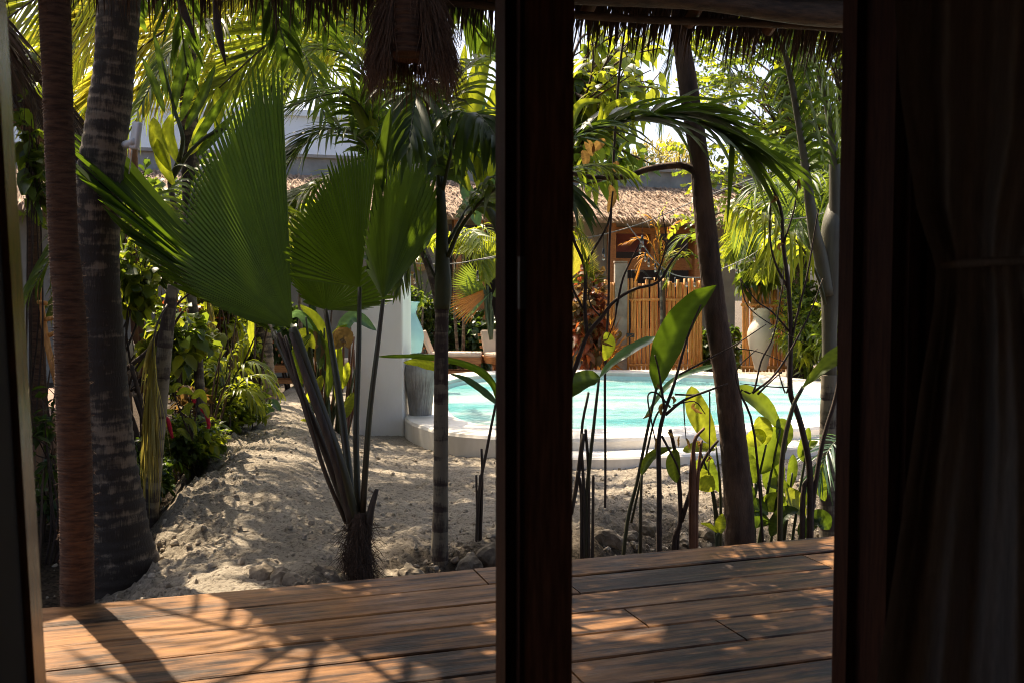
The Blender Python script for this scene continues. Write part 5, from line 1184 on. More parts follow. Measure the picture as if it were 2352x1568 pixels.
fanpalm('sunlit yellow fan palm beside the villa window at the door post edge', (1315, 800), 15.6, [((1308, 640), [(1262, 560, 0), (1280, 535, 0), (1300, 525, 0), (1325, 527, 0), (1350, 542, 0), (1368, 562, 0), (1375, 590, 0)], 'gold', 28), ((1312, 646), [(1365, 585, -.2), (1380, 605, -.2), (1380, 630, -.2)], 'gold', 12), ((1312, 650), [(1360, 600, -.3), (1390, 630, -.3), (1398, 655, -.3)], 'mid', 12), ((1300, 650), [(1250, 600, 0), (1240, 640, 0), (1250, 690, 0)], 'lime', 14)], 0)
bush('creeper_hedge', 'dark leafy hedge with broad leaves behind the sun beds', 'hedge', (1060, 775), 120, 75, 17.0, LEAF['dark'], 150, 12, .17, .06, dep=.5, hang=.6, mix=(LEAF['blue'], .35), stem_r=.008)
bush('vase_plant', 'sprig of green leaves sprouting from the pale turquoise vase', 'plant', (948, 680), 28, 16, 13.3, LEAF['mid'], 12, 7, .1, .035, base=(938, 690, 13.3), dep=.12)
bush('shrub', 'dark bushy shrub against the grey wall right of the turquoise vase', 'shrub', (985, 715), 38, 48, 16.6, LEAF['dark'], 60, 12, .12, .035, dep=.3, mix=(LEAF['lime'], .12))
clump('small_palm', 'small dark feather palm in front of the grey wall with woven trays', (975, 770), 15.6, [((972, 690), [(955, 640, 0), (935, 630, 0), (915, 645, 0)]), ((972, 690), [(965, 620, 0), (975, 590, 0), (990, 590, 0)]), ((972, 690), [(985, 640, 0), (1000, 610, 0), (1020, 620, 0)])], 'dark', 20, .2, .01, .02)

# heliconia clump left of the white wall
he = thing('heliconia_clump', 'clump of tall orange green stalks with torn broad leaves left of the white wall', 'plant', gp(745, 1025, 9.2))
mb = MB(); mb2 = MB()
for k in range(26):
    x0 = R.uniform(700, 805); x1 = x0 + R.uniform(-35, 30); y1 = R.uniform(720, 860)
    (mb if k % 3 else mb2).tube([gp(x0, 1025, 9.2 + R.uniform(-.2, .2)) - ZZ * .03, at((x0 + x1) / 2 + R.normal(0, 5), (1025 + y1) / 2, 9.2), at(x1, y1, 9.2 + R.uniform(-.2, .2))], [.016, .013, .008], 7, 4)
mb.build('stalk', M_STEM, he); mb2.build('dry_stalk', M_RAFT, he)
bladeset(he, 'blue', [([(770, 790), (810, 730), (865, 760)], 18, 20), ([(740, 780), (690, 720), (655, 735)], 14, 30)], 9.1, cup=.4)
bladeset(he, 'lime', [([(735, 800), (700, 770), (672, 800), ], 20, 0), ([(750, 800), (730, 740), (690, 700)], 18, 20), ([(760, 830), (775, 770), (800, 745)], 20, -20), ([(740, 860), (720, 900), (690, 930)], 14, 10), ([(770, 900), (790, 860), (800, 830)], 16, -10), ([(720, 870), (700, 850), (668, 845)], 13, 40), ([(700, 960), (685, 990), (665, 985)], 12, 0), ([(790, 960), (800, 930), (812, 900)], 14, 0)], 9.1, cup=.3)
bladeset(he, 'brown', [([(765, 800), (790, 770), (800, 800)], 22, 15), ([(725, 830), (735, 790), (720, 760)], 14, -15)], 9.0, cup=.4)
for k in range(5):
    x = 690 + k * 20; 
    ml = MB(); blade(ml, [(x + R.uniform(-8, 8), 880 + R.uniform(-40, 60), 9.0), (x + R.uniform(-25, 15), 820, 9.0), (x + R.uniform(-40, 30), 760 + R.uniform(-20, 30), 9.0)], R.uniform(11, 18), R.uniform(-40, 40)); ml.build('leaf_blade', LEAF[['mid', 'lime', 'dark'][k % 3]], he)

# ------------------------------------------------------------------ left bed
G = 'shrubs in the planting bed left of the path'
bush('round_leaf_shrub', 'twiggy shrub with round yellow green leaves beside the coconut trunk', 'shrub', (330, 620), 85, 110, 7.6, LEAF['olive'], 70, 7, .095, .04, dep=.4, hang=.5, mix=(LEAF['mid'], .5), shape=(.3, 1, .95, .1), base=(280, 830, 7.4))
bush('round_leaf_shrub', 'round leaved shrub drooping behind the slender leaning palm stem', 'shrub', (410, 770), 95, 70, 7.2, LEAF['olive'], 52, 7, .11, .046, dep=.4, hang=.6, mix=(LEAF['mid'], .5), shape=(.3, 1, .95, .1), base=(300, 880, 7.1))
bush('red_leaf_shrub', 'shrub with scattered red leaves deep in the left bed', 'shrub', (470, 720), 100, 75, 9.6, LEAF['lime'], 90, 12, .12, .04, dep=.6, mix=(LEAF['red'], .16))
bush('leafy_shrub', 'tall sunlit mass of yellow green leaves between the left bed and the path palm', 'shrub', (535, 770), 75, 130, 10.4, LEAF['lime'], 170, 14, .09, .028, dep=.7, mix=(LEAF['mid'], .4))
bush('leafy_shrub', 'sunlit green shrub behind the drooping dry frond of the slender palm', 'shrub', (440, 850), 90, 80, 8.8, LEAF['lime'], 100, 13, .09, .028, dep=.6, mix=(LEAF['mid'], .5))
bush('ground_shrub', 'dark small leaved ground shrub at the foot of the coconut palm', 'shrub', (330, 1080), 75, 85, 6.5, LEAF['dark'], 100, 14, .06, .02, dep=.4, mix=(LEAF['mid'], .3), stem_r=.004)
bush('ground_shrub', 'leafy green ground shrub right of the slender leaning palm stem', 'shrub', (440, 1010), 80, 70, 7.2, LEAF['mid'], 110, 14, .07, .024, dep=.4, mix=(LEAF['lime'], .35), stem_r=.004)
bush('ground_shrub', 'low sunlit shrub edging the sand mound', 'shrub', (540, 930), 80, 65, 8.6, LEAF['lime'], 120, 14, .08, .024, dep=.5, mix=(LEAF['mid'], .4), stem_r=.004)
bush('ground_shrub', 'dark undergrowth shrub behind the rope wrapped porch post', 'shrub', (150, 1110), 90, 110, 6.3, LEAF['dark'], 40, 10, .07, .02, dep=.5, stem_r=.006)
bush('red_leaf_shrub', 'low shrub of bronze red leaves beside the slender leaning stem', 'shrub', (440, 925), 50, 30, 7.9, LEAF['brown'], 16, 6, .17, .03, dep=.3, hang=.25)
clump('areca_palm', 'young areca palm arching bright leaflets over the low bed before the path palm', (525, 975), 8.3, [((525, 930), [(540, 860, 0), (575, 830, -.1), (625, 855, -.2)]), ((525, 930), [(520, 850, 0), (540, 800, 0), (560, 780, 0)]), ((525, 930), [(500, 870, 0), (480, 850, 0), (455, 880, 0)]), ((525, 930), [(550, 880, -.3), (600, 860, -.4), (640, 900, -.5)]), ((525, 930), [(505, 840, .2), (495, 800, .2), (470, 790, .2)]), ((525, 930), [(545, 900, -.2), (570, 895, -.3), (590, 930, -.4)])], 'lime', 18, .26, .014, .012, ang=50, droop=.6)
al = thing('alocasia', 'dark glossy arrow leaved plant at the foot of the path palm', 'plant', gp(605, 975, 9.8))
bladeset(al, 'blue', [([(600, 925), (612, 940), (632, 978)], 16, 10), ([(592, 930), (600, 955), (590, 980)], 13, -10), ([(610, 930), (628, 925), (645, 945)], 11, 30)], 9.7, 'leaf', cup=.3)
mb = MB()
for x in (600, 594, 611): mb.tube([gp(604, 985, 9.8), at((604 + x) / 2, 955, 9.75), at(x, 928, 9.7)], [.008, .006, .004], 6, 3)
mb.build('stalk', M_STEM, al)
ch = thing('chenille_plant', 'leafy plant with drooping red tassel flowers in the left bed', 'plant', gp(440, 1010, 6.9))
for pts in ([(378, 955), (386, 965), (391, 985), (396, 1005)], [(461, 938), (473, 950), (479, 970), (479, 983)], [(443, 912), (446, 918), (445, 924)]):
    mb = MB(); c = P3([(x, y, 6.8) for x, y in pts]); mb.tube(c, np.r_[3.0, [4.4] * (len(c) - 2), 3] * 6.8 / FP, 8, 5)
    n = 240; cc = resample(cat(c, 6), n); g = nrm(R.normal(0, 1, (n, 3))); leaves(mb, cc + g * 3.5 * 6.8 / FP, g, 2.6 * 6.8 / FP, .0012, 3, .2, (1, .8, .2)); mb.build('tassel', M_CHEN, ch)
mb = MB()
for pts in ([(440, 1010), (430, 960), (400, 940), (378, 955)], [(440, 1010), (450, 950), (455, 930), (461, 938)], [(440, 1010), (436, 940), (440, 905), (443, 912)], [(440, 1010), (420, 960), (398, 900)]): mb.tube(P3([(x, y, 6.8) for x, y in pts]), [.008, .006, .004, .003][:len(pts)], 6, 4)
mb.build('stem', M_TWIG, ch)
bladeset(ch, 'lime', [([(443, 905), (425, 895), (405, 905)], 9, 10), ([(440, 915), (460, 900), (475, 925)], 10, -10), ([(445, 925), (430, 935), (432, 955)], 9, 0), ([(455, 930), (470, 935), (478, 960)], 9, 20), ([(398, 900), (385, 888), (372, 885)], 8, 0), ([(398, 900), (405, 885), (420, 884)], 8, 10), ([(400, 940), (390, 945), (375, 940)], 7, 0), ([(420, 960), (440, 970), (450, 1000)], 8, 10), ([(405, 985), (420, 990), (440, 1012)], 8, 10)], 6.78, 'leaf')
ca = thing('calathea', 'tall lime green paddle leaf standing beside the path palm', 'plant', gp(560, 960, 10.0))
bladeset(ca, 'lime', [([(556, 850), (550, 780), (530, 722)], 17, 15), ([(560, 830), (572, 770), (575, 720)], 15, -25), ([(545, 860), (520, 800), (500, 775)], 14, 20)], 9.9, 'leaf')
mb = MB()
for x, y in ((556, 850), (560, 830), (545, 860)): mb.tube([gp(560, 960, 10.0), at((560 + x) / 2, 900, 9.95), at(x, y, 9.9)], [.014, .01, .006], 6, 3)
mb.build('stalk', M_STEM, ca)
ls = thing('bare_shrub', 'leggy shrub of crossing bare branches leaning out behind the coconut trunk', 'shrub', gp(300, 1000, 6.6))
for pts, r0, r1 in (([(250, 880), (300, 835), (345, 800), (375, 745), (385, 690), (415, 620)], 7, 4), ([(345, 800), (385, 760), (420, 715)], 5, 3), ([(375, 745), (400, 700), (440, 670)], 4, 2), ([(310, 905), (340, 1000), (352, 1060)], 6, 8), ([(262, 900), (300, 960), (330, 1070)], 9, 9), ([(300, 835), (330, 950), (345, 1050)], 5, 6)): twig(ls, pts, r0, r1, 6.6)
bush('vine', 'thin vine with heart shaped leaves climbing the rope wrapped hut post', 'vine', (72, 330), 34, 250, 5.9, LEAF['mid'], 26, 4, .11, .045, base=(60, 1000, 6.0), dep=.12, hang=.7, stem_r=.004, fill=.7)
for lab, pts, Y, lm in (('withered straw palm frond hanging in the left bed', [(450, 640), (470, 660), (478, 720), (476, 800)], 9.0, 'straw'), ('withered brown palm frond hanging under the big fan leaf', [(512, 680), (530, 700), (535, 760), (528, 840)], 9.6, 'brown'), ('dry yellow frond leaning across the left bed shrubs', [(300, 830), (335, 770), (380, 735), (420, 740)], 7.4, 'straw')):
    root = thing('dry_frond', lab, 'palm frond', at(*pts[0], Y)); ml, ms = MB(), MB(); frond(ml, ms, P3([(x, y, Y) for x, y in pts]), 34, .38, .01, ang=25, droop=.9, lift=0, rs=.008, t0=.15); ml.build('leaflets', LEAF[lm], root); ms.build('midrib', M_PETD, root)
bush('leafy_shrub', 'dim leafy branches low at the far left behind the door jamb', 'shrub', (110, 980), 40, 120, 5.6, LEAF['dark'], 16, 5, .09, .025, dep=.3, stem_r=.005)
for lab, bx, by, Y, lst in (('tangle of dry brown stems in the left bed behind the slender leaning palm', 410, 1010, 8.0, 16), ('tangle of thin bare stems under the big fan leaf', 500, 960, 9.4, 18), ('dry twigs crossing between the hut post and the coconut trunk', 130, 1050, 5.9, 9)):
    root = thing('bare_shrub', lab, 'shrub', gp(bx, by, Y)); mb = MB()
    for _ in range(lst):
        x0 = bx + R.normal(0, 45); x1 = x0 + R.normal(0, 45); y1 = by - R.uniform(140, 330)
        mb.tube([gp(x0, by, Y + R.normal(0, .2)) - ZZ * .03, at((x0 + x1) / 2 + R.normal(0, 12), (by + y1) / 2, Y + R.normal(0, .15)), at(x1, y1, Y + R.normal(0, .2))], np.array([4, 3, 1.4]) * R.uniform(.6, 1.2) * Y / FP, 6, 5)
    mb.build('stem', M_BARK, root)
# distant green behind the bed and above the villa on the left
for k, (x, y, rx, ry, Y, lm, lab) in enumerate([(470, 470, 110, 130, 15.5, 'mid', 'big shadowy green tree behind the fan palm leaf'), (730, 560, 110, 110, 15.0, 'lime', 'sunlit green shrub behind the fan palm stems'), (560, 620, 90, 110, 13.5, 'lime', 'yellow green bush glowing under the big fan leaf'), (330, 500, 70, 130, 13.0, 'mid', 'green bush between the hut posts and the broad blades'), (660, 760, 90, 60, 14.8, 'dark', 'dark hedge plants behind the sun bed by the heliconia stalks')]):
    bush('background_shrub', lab, 'shrub', (x, y), rx, ry, Y, LEAF[lm], 90, 14, .22, .06, dep=.8, hang=.5, mix=(LEAF['dark'], .4), stem_r=.012)
clump('feather_palm', 'bright feather palm rising behind the slender palm near the villa eave', (1060, 840), 16.2, rnd_specs([(1045, 600), (1065, 580)], 4, 100, .8, 80), 'lime', 36, .46, .02)
clump('feather_palm', 'sunlit feather palm behind the gap right of the big fan leaf', (690, 800), 12.0, rnd_specs([(690, 560)], 8, 110, .8, 90), 'olive', 36, .4, .014)

# ------------------------------------------------------------------ foreground plants by the deck on the right
FY = 5.1
g1 = thing('banana_plant', 'tall single banana leaf on a thin stalk backlit before the pool', 'plant', gp(1423, 1290, FY))
PA = ([0, .12, .35, .6, .85, 1], [.12, .62, 1, .95, .6, .02])
ml = MB(); blade(ml, [(1508, 893, FY), (1518, 840, FY), (1548, 765, FY), (1592, 700, FY - .05), (1646, 655, FY - .1)], 40, 12, prof=PA, cup=.22, n=26, wave=.03); ml.build('leaf_blade', LEAF['fan'], g1)
twig(g1, [(1423, 1285), (1440, 1200), (1462, 1110), (1486, 1000), (1508, 890)], 5, 3.2, FY, M_PET, 'stalk')
twig(g1, [(1450, 1200), (1480, 1060), (1512, 960), (1530, 930)], 3, 2, FY, M_PET, 'stalk')
g2 = thing('banana_plant', 'grey green folded leaves reaching in from behind the door post', 'plant', gp(1340, 1290, FY))
ml = MB(); blade(ml, [(1376, 868, FY), (1405, 835, FY), (1450, 803, FY), (1508, 772, FY + .1)], 16, 35, prof=([0, .15, .5, .85, 1], [.1, .6, 1, .8, .1])); ml.build('leaf_blade', LEAF['blue'], g2)
ml = MB(); blade(ml, [(1378, 868, FY - .02), (1345, 870, FY - .05), (1300, 895, FY - .1), (1260, 930, FY - .1)], 28, -10, prof=([0, .12, .5, .85, 1], [.1, .7, 1, .8, .1])); ml.build('leaf_blade', LEAF['dark'], g2)
ml = MB(); blade(ml, [(1392, 762, FY + .3), (1398, 790, FY + .3), (1388, 828, FY + .3)], 17, 10); ml.build('leaf_blade', LEAF['lime'], g2)
ml = MB(); blade(ml, [(1480, 960, FY + .3), (1540, 880, FY + .3), (1620, 845, FY + .35), (1700, 832, FY + .4)], 9, 40); ml.build('leaf_blade', LEAF['blue'], g2)
for pts, r0, r1, mt in (([(1345, 1295), (1347, 1150), (1358, 980), (1376, 868)], 6, 3, M_PET), ([(1342, 1295), (1338, 1150), (1336, 1000), (1352, 900)], 4.5, 3, M_PETD), ([(1352, 1290), (1352, 1100), (1345, 985)], 4, 3.5, M_PETD), ([(1335, 1290), (1336, 1150), (1326, 1080)], 5, 4, M_PETD), ([(1312, 1180), (1326, 1090), (1340, 995)], 5, 6, M_PETD), ([(1360, 1270), (1362, 1120), (1362, 1090)], 4, 3, M_PETD)): twig(g2, pts, r0, r1, FY, mt, 'stalk')
bsh = thing('bare_shrub', 'bare dark branching shrub in front of the cane gate', 'shrub', gp(1300, 1290, 5.0))
for pts, r0, r1 in (([(1290, 1290), (1298, 1050), (1305, 880), (1321, 843), (1349, 771), (1380, 728), (1417, 702), (1461, 665), (1505, 646), (1546, 599), (1580, 560)], 7, 2), ([(1349, 771), (1339, 709), (1341, 615), (1317, 546), (1311, 490), (1300, 420)], 5, 2.5), ([(1341, 615), (1361, 571), (1396, 506), (1408, 440)], 3.4, 2), ([(1339, 709), (1320, 660), (1312, 640)], 3, 2), ([(1417, 702), (1430, 640), (1450, 590), (1470, 560)], 3, 1.2), ([(1505, 646), (1530, 560), (1520, 480)], 2.4, 1), ([(1380, 728), (1360, 700), (1350, 660)], 2.4, 1), ([(1417, 702), (1410, 740), (1395, 780)], 2.4, 1)): twig(bsh, pts, r0, r1, 5.0)
b2 = thing('bare_shrub', 'thin dark dead shrub standing before the pool step', 'shrub', gp(1515, 1275, 5.0))
for pts, r0, r1 in (([(1514, 1275), (1518, 1131), (1513, 1015), (1528, 952), (1551, 879), (1584, 776), (1610, 700)], 7, 2), ([(1528, 952), (1520, 900), (1511, 849), (1504, 815)], 3.5, 1.5), ([(1528, 952), (1571, 922), (1630, 898), (1672, 880)], 4, 2), ([(1551, 905), (1600, 905), (1640, 892)], 2.5, 1.2), ([(1540, 935), (1510, 900), (1488, 910), (1492, 960), (1505, 1010)], 2.4, 1.4), ([(1571, 922), (1572, 960), (1576, 1010)], 2, 1), ([(1630, 898), (1632, 960), (1628, 1090)], 2, 1.4), ([(1545, 930), (1590, 925), (1620, 950)], 2, 1), ([(1520, 1000), (1545, 1060), (1562, 1090)], 3, 2), ([(1560, 860), (1640, 815), (1700, 790), (1760, 745)], 2.6, 1)): twig(b2, pts, r0, r1, 5.0)
b3 = thing('sapling', 'leafless forked sapling with two hanging leaves before the pool step', 'sapling', gp(1550, 1270, 5.05))
for pts, r0, r1 in (([(1545, 1268), (1552, 1235), (1564, 1197), (1561, 1098), (1550, 1030), (1539, 985)], 7, 4), ([(1564, 1197), (1597, 1091), (1627, 1041), (1650, 1010)], 6, 3), ([(1558, 1268), (1556, 1240), (1564, 1200)], 5, 4)): twig(b3, pts, r0, r1, 5.05)
bladeset(b3, 'mid', [([(1473, 1090), (1490, 1055), (1512, 1038), (1545, 1027)], 13, 20), ([(1553, 1030), (1546, 1065), (1554, 1108)], 19, 0)], 5.03, 'leaf')
twig(b3, [(1471, 1268), (1472, 1180), (1474, 1090)], 5, 3, 5.05, M_PET, 'stalk')
b4 = thing('cut_reed', 'cut reddish brown reed stubs in front of the sunlit sand', 'reed', gp(1594, 1270, 5.0))
for pts, r0, r1 in (([(1594, 1270), (1592, 1098), (1597, 1018), (1618, 982)], 7, 3), ([(1600, 1270), (1601, 1180), (1607, 1080), (1612, 1010)], 6, 3), ([(1589, 1268), (1588, 1120), (1590, 1040)], 4, 3)): twig(b4, pts, r0, r1, 5.0, M_RAFT, 'stalk')
cl = thing('canna_clump', 'clump of broad backlit yellow green leaves around the leaning trunk', 'plant', gp(1740, 1250, 5.5))
bladeset(cl, 'olive', [([(1588, 886), (1597, 930), (1622, 988), (1645, 1026)], 30, 8), ([(1743, 955), (1752, 985), (1760, 1020)], 25, 12), ([(1760, 998), (1735, 1004), (1710, 1020)], 24, 15), ([(1602, 1074), (1615, 1100), (1640, 1126)], 28, -10), ([(1568, 1035), (1605, 1026), (1644, 1032)], 15, 25), ([(1806, 1120), (1825, 1150), (1850, 1185)], 26, 30), ([(1745, 1150), (1730, 1165), (1735, 1195)], 17, 0)], 5.45, 'leaf', cup=.2)
bladeset(cl, 'mid', [([(1673, 895), (1720, 906), (1762, 942), (1792, 986)], 25, 25), ([(1792, 978), (1765, 1036), (1745, 1088)], 40, 10), ([(1708, 1036), (1722, 1070), (1735, 1110)], 25, -12), ([(1822, 1042), (1820, 1085), (1812, 1126)], 13, 0), ([(1762, 1110), (1790, 1112), (1816, 1132)], 18, 20), ([(1745, 1165), (1780, 1150), (1815, 1175)], 28, -20), ([(1788, 960), (1800, 990), (1798, 1030)], 24, 20), ([(1640, 1060), (1615, 1062), (1592, 1085)], 19, 20), ([(1845, 1060), (1850, 1030), (1880, 1012)], 14, 20), ([(1835, 1050), (1850, 1010), (1858, 980)], 15, -20)], 5.5, 'leaf', cup=.25)
bladeset(cl, 'mid', [([(1735, 1000), (1728, 1040), (1740, 1085)], 24, 15), ([(1800, 1000), (1785, 1050), (1800, 1105)], 20, -20), ([(1765, 1060), (1772, 1110), (1800, 1150)], 22, 10), ([(1625, 1040), (1632, 1085), (1655, 1130)], 20, -15), ([(1870, 1100), (1850, 1130), (1840, 1170)], 18, 10), ([(1885, 1060), (1880, 1105), (1895, 1150)], 20, 15)], 5.62, 'leaf', cup=.25)
bladeset(cl, 'dark', [([(1700, 1180), (1735, 1165), (1765, 1180)], 26, 20), ([(1700, 1215), (1730, 1190), (1770, 1200)], 26, -20), ([(1860, 1200), (1885, 1190), (1905, 1215)], 24, 10), ([(1690, 1110), (1715, 1130), (1720, 1160)], 21, 10), ([(1770, 1230), (1800, 1180), (1835, 1170)], 21, 20), ([(1840, 1235), (1855, 1210), (1885, 1190)], 21, 20)], 5.4, 'leaf', cup=.3)
mb = MB()
for x0, x1, y1 in ((1700, 1760, 1020), (1722, 1735, 1110), (1728, 1792, 986), (1745, 1745, 1088), (1760, 1798, 1030), (1655, 1645, 1026), (1650, 1622, 1080), (1665, 1605, 1026), (1790, 1820, 1085), (1805, 1858, 1010), (1782, 1816, 1132), (1820, 1850, 1185), (1735, 1720, 1070)):
    mb.tube([gp(x0, 1250, 5.5) - ZZ * .03, at((x0 + x1) / 2 + 5, (1250 + y1) / 2, 5.5), at(x1, y1, 5.47)], [.009, .008, .005], 6, 4)
mb.build('stalk', M_STEM, cl)
yl = thing('seedling', 'single lime green young leaf at the foot of the leaning trunk', 'plant', gp(1652, 1265, 5.0))
bladeset(yl, 'lime', [([(1652, 1225), (1655, 1205), (1660, 1178)], 15, 10), ([(1650, 1222), (1630, 1205), (1608, 1200)], 7, 30)], 5.0, 'leaf')
twig(yl, [(1652, 1270), (1652, 1245), (1652, 1222)], 6, 4, 5.0, M_STEM, 'stalk')
b5 = thing('bare_shrub', 'tall bare wiry shrub left of the right ringed palm', 'shrub', gp(1860, 1240, 5.3))
for pts, r0, r1 in (([(1861, 1240), (1859, 1098), (1844, 998), (1827, 932), (1812, 888), (1817, 766), (1808, 660), (1800, 560), (1790, 470), (1745, 380), (1720, 330)], 8, 3), ([(1812, 888), (1800, 900), (1790, 860)], 2.5, 1.5), ([(1844, 1240), (1846, 1140), (1859, 1098)], 7, 5), ([(1847, 1235), (1881, 1048), (1914, 925), (1930, 860)], 6, 4), ([(1812, 880), (1820, 780), (1850, 640), (1870, 560), (1880, 480)], 3, 1.5), ([(1808, 660), (1780, 600), (1770, 540), (1772, 440)], 3, 1.6), ([(1800, 560), (1830, 480), (1835, 400)], 2.5, 1.2), ([(1817, 766), (1780, 720), (1740, 690), (1700, 640)], 2.5, 1.2)): twig(b5, pts, r0, r1, 5.3)
for root, lst in ((b2, [(1509, 880), (1524, 925), (1505, 1005), (1600, 925), (1576, 1005), (1490, 940), (1540, 912)]), (b3, [(1535, 990), (1560, 1000), (1628, 1045), (1600, 1010)]), (bsh, [(1420, 760), (1352, 650), (1396, 780), (1460, 668)]), (b5, [(1776, 450), (1800, 560), (1835, 410), (1745, 700)])):
    for x, y in lst:
        ml = MB(); q = R.uniform(8, 18); blade(ml, [(x, y, 5.0), (x + R.normal(0, 5), y + q * .6, 5.0), (x + R.normal(0, 9), y + q * 1.6, 5.0)], R.uniform(3, 6), R.uniform(-60, 60), cup=.9, wave=.2); ml.build('withered_leaf', LEAF['brown'], root)
b6 = thing('bare_shrub', 'fine crossing bare twigs in front of the cream vase', 'shrub', gp(1790, 1240, 5.2))
for pts, r0, r1 in (([(1760, 1240), (1735, 1000), (1700, 900), (1728, 902), (1747, 832), (1774, 766), (1800, 640)], 3, 1.6), ([(1728, 902), (1790, 850), (1850, 740), (1890, 640)], 3, 1.4), ([(1740, 905), (1765, 880), (1800, 850)], 2.6, 1.2), ([(1700, 900), (1690, 850), (1740, 800)], 1.6, 1), ([(1690, 800), (1740, 810), (1800, 830)], 1.5, 1), ([(1812, 888), (1770, 885), (1700, 880)], 2, 1), ([(1700, 640), (1720, 700), (1780, 750), (1850, 790)], 1.4, .9)): twig(b6, pts, r0, r1, 5.2)
b7 = thing('banana_plant', 'sunlit folded leaf on a dark stalk at the right door frame', 'plant', gp(1791, 1245, 5.25))
twig(b7, [(1791, 1245), (1794, 1064), (1820, 938), (1845, 887)], 7, 4, 5.25, M_PET, 'stalk')
bladeset(b7, 'mid', [([(1843, 890), (1875, 858), (1925, 815), (1985, 770)], 22, 20)], 5.22, 'leaf_blade', prof=([0, .2, .5, .85, 1], [.1, .55, 1, .8, .1]))
g3 = thing('banana_plant', 'long drooping banana leaf crossing in front of the grey urn', 'plant', gp(1100, 1300, 5.2))
ml = MB(); blade(ml, [(1150, 940, 5.1), (1140, 890, 5.1), (1105, 850, 5.1), (1040, 826, 5.1), (960, 816, 5.1), (868, 818, 5.1)], 15, 50, prof=([0, .1, .3, .7, .95, 1], [.3, .9, 1, .8, .35, .05]), n=30); ml.build('leaf_blade', LEAF['fan'], g3)
ml = MB(); blade(ml, [(1030, 850, 5.15), (1000, 840, 5.15), (960, 830, 5.15), (925, 832, 5.15)], 15, 35); ml.build('leaf_blade', LEAF['lime'], g3)
ml = MB(); blade(ml, [(1150, 935, 5.05), (1110, 900, 5.05), (1070, 872, 5.05), (1035, 858, 5.05)], 13, -45); ml.build('leaf_blade', LEAF['blue'], g3)
for pts, r0, r1 in (([(1092, 1310), (1102, 1150), (1118, 1030), (1140, 920)], 5, 3), ([(1095, 1310), (1100, 1180), (1103, 1090)], 4, 3.4), ([(1098, 1305), (1105, 1120), (1106, 1030)], 4, 3), ([(1088, 1310), (1094, 1220), (1094, 1090)], 3, 3)): twig(g3, pts, r0, r1, 5.2, M_PETD, 'stalk')

# ------------------------------------------------------------------ rocks along the bank
def rock(loc, s, sd):
    import bmesh
    bm = bmesh.new(); bmesh.ops.create_icosphere(bm, subdivisions=3, radius=1.0)
    for v in bm.verts:
        p = np.array(v.co); q = p * 1.7 + sd * 3.1
        k = 1 + .35 * float(fbm(np.array([q[0] + q[2] * .7]), np.array([q[1] - q[2] * .6]), 3, int(sd))[0]) + .12 * float(fbm(np.array([q[0] * 3 + q[2] * 2]), np.array([q[1] * 3 - q[2] * 2]), 3, int(sd) + 5)[0])
        v.co = v.co * k
    me = bpy.data.meshes.new('rock'); bm.to_mesh(me); bm.free(); me.materials.append(M_ROCK)
    o = bpy.data.objects.new('rock', me); COL.objects.link(o); o.location = [float(x) for x in loc]
    o.scale = (s * R.uniform(.8, 1.3), s * R.uniform(.8, 1.2), s * R.uniform(.6, .95)); o.rotation_euler = (R.uniform(0, 1), R.uniform(0, 1), R.uniform(0, 6)); return o
rocks = [(262, 1320, .05, 'pale rounded rock at the foot of the coconut palm'), (645, 1330, .06, 'upright pale rock in the bank below the big fan leaf stalks'), (682, 1338, .05, 'small pale rock in the bank at the deck edge left of the stump'), (722, 1345, .055, 'flat pale rock touching the deck edge near the fan palm'), (758, 1322, .065, 'squarish rock beside the fibrous fan palm stump'), (775, 1335, .05, 'dark wedge of rock against the fibrous fan palm stump'), (610, 1318, .05, 'brown lump of rock left of the upright pale rock'),
         (900, 1330, .06, 'dark rock between the fan palm stump and the slender palm'), (945, 1318, .05, 'small grey rock left of the slender palm foot'), (1075, 1300, .06, 'crumbling rock behind the cut banana stalks'), (1130, 1270, .07, 'rock in the bank beside the dark door post'), (1400, 1235, .06, 'shadowed rock under the leaning banana stalk'), (1445, 1230, .07, 'brown rock in the dark hollow before the pool'), (1490, 1215, .06, 'sunlit rock behind the dead shrub'), (1575, 1240, .06, 'pale rock behind the forked sapling'), (1630, 1225, .06, 'pale rock left of the lime seedling'), (1660, 1150, .09, 'large pale rock behind the leaning trunk')]
for k, (x, y, s, lab) in enumerate(rocks):
    d_ = at(x, y, 1.0) - CAMP; Yg = 5.0
    for _ in range(30):
        p = CAMP + d_ * Yg; Yg += (p[2] - float(gz(p[0], p[1]))) * .8
        Yg = min(max(Yg, 4.2), 8)
    s *= R.uniform(.75, 1.5); p = CAMP + d_ * Yg; p[2] = float(gz(p[0], p[1])) - s * .2
    tag(rock(p, s, k + 1.0), lab, 'rock', 'coral rocks along the bank')

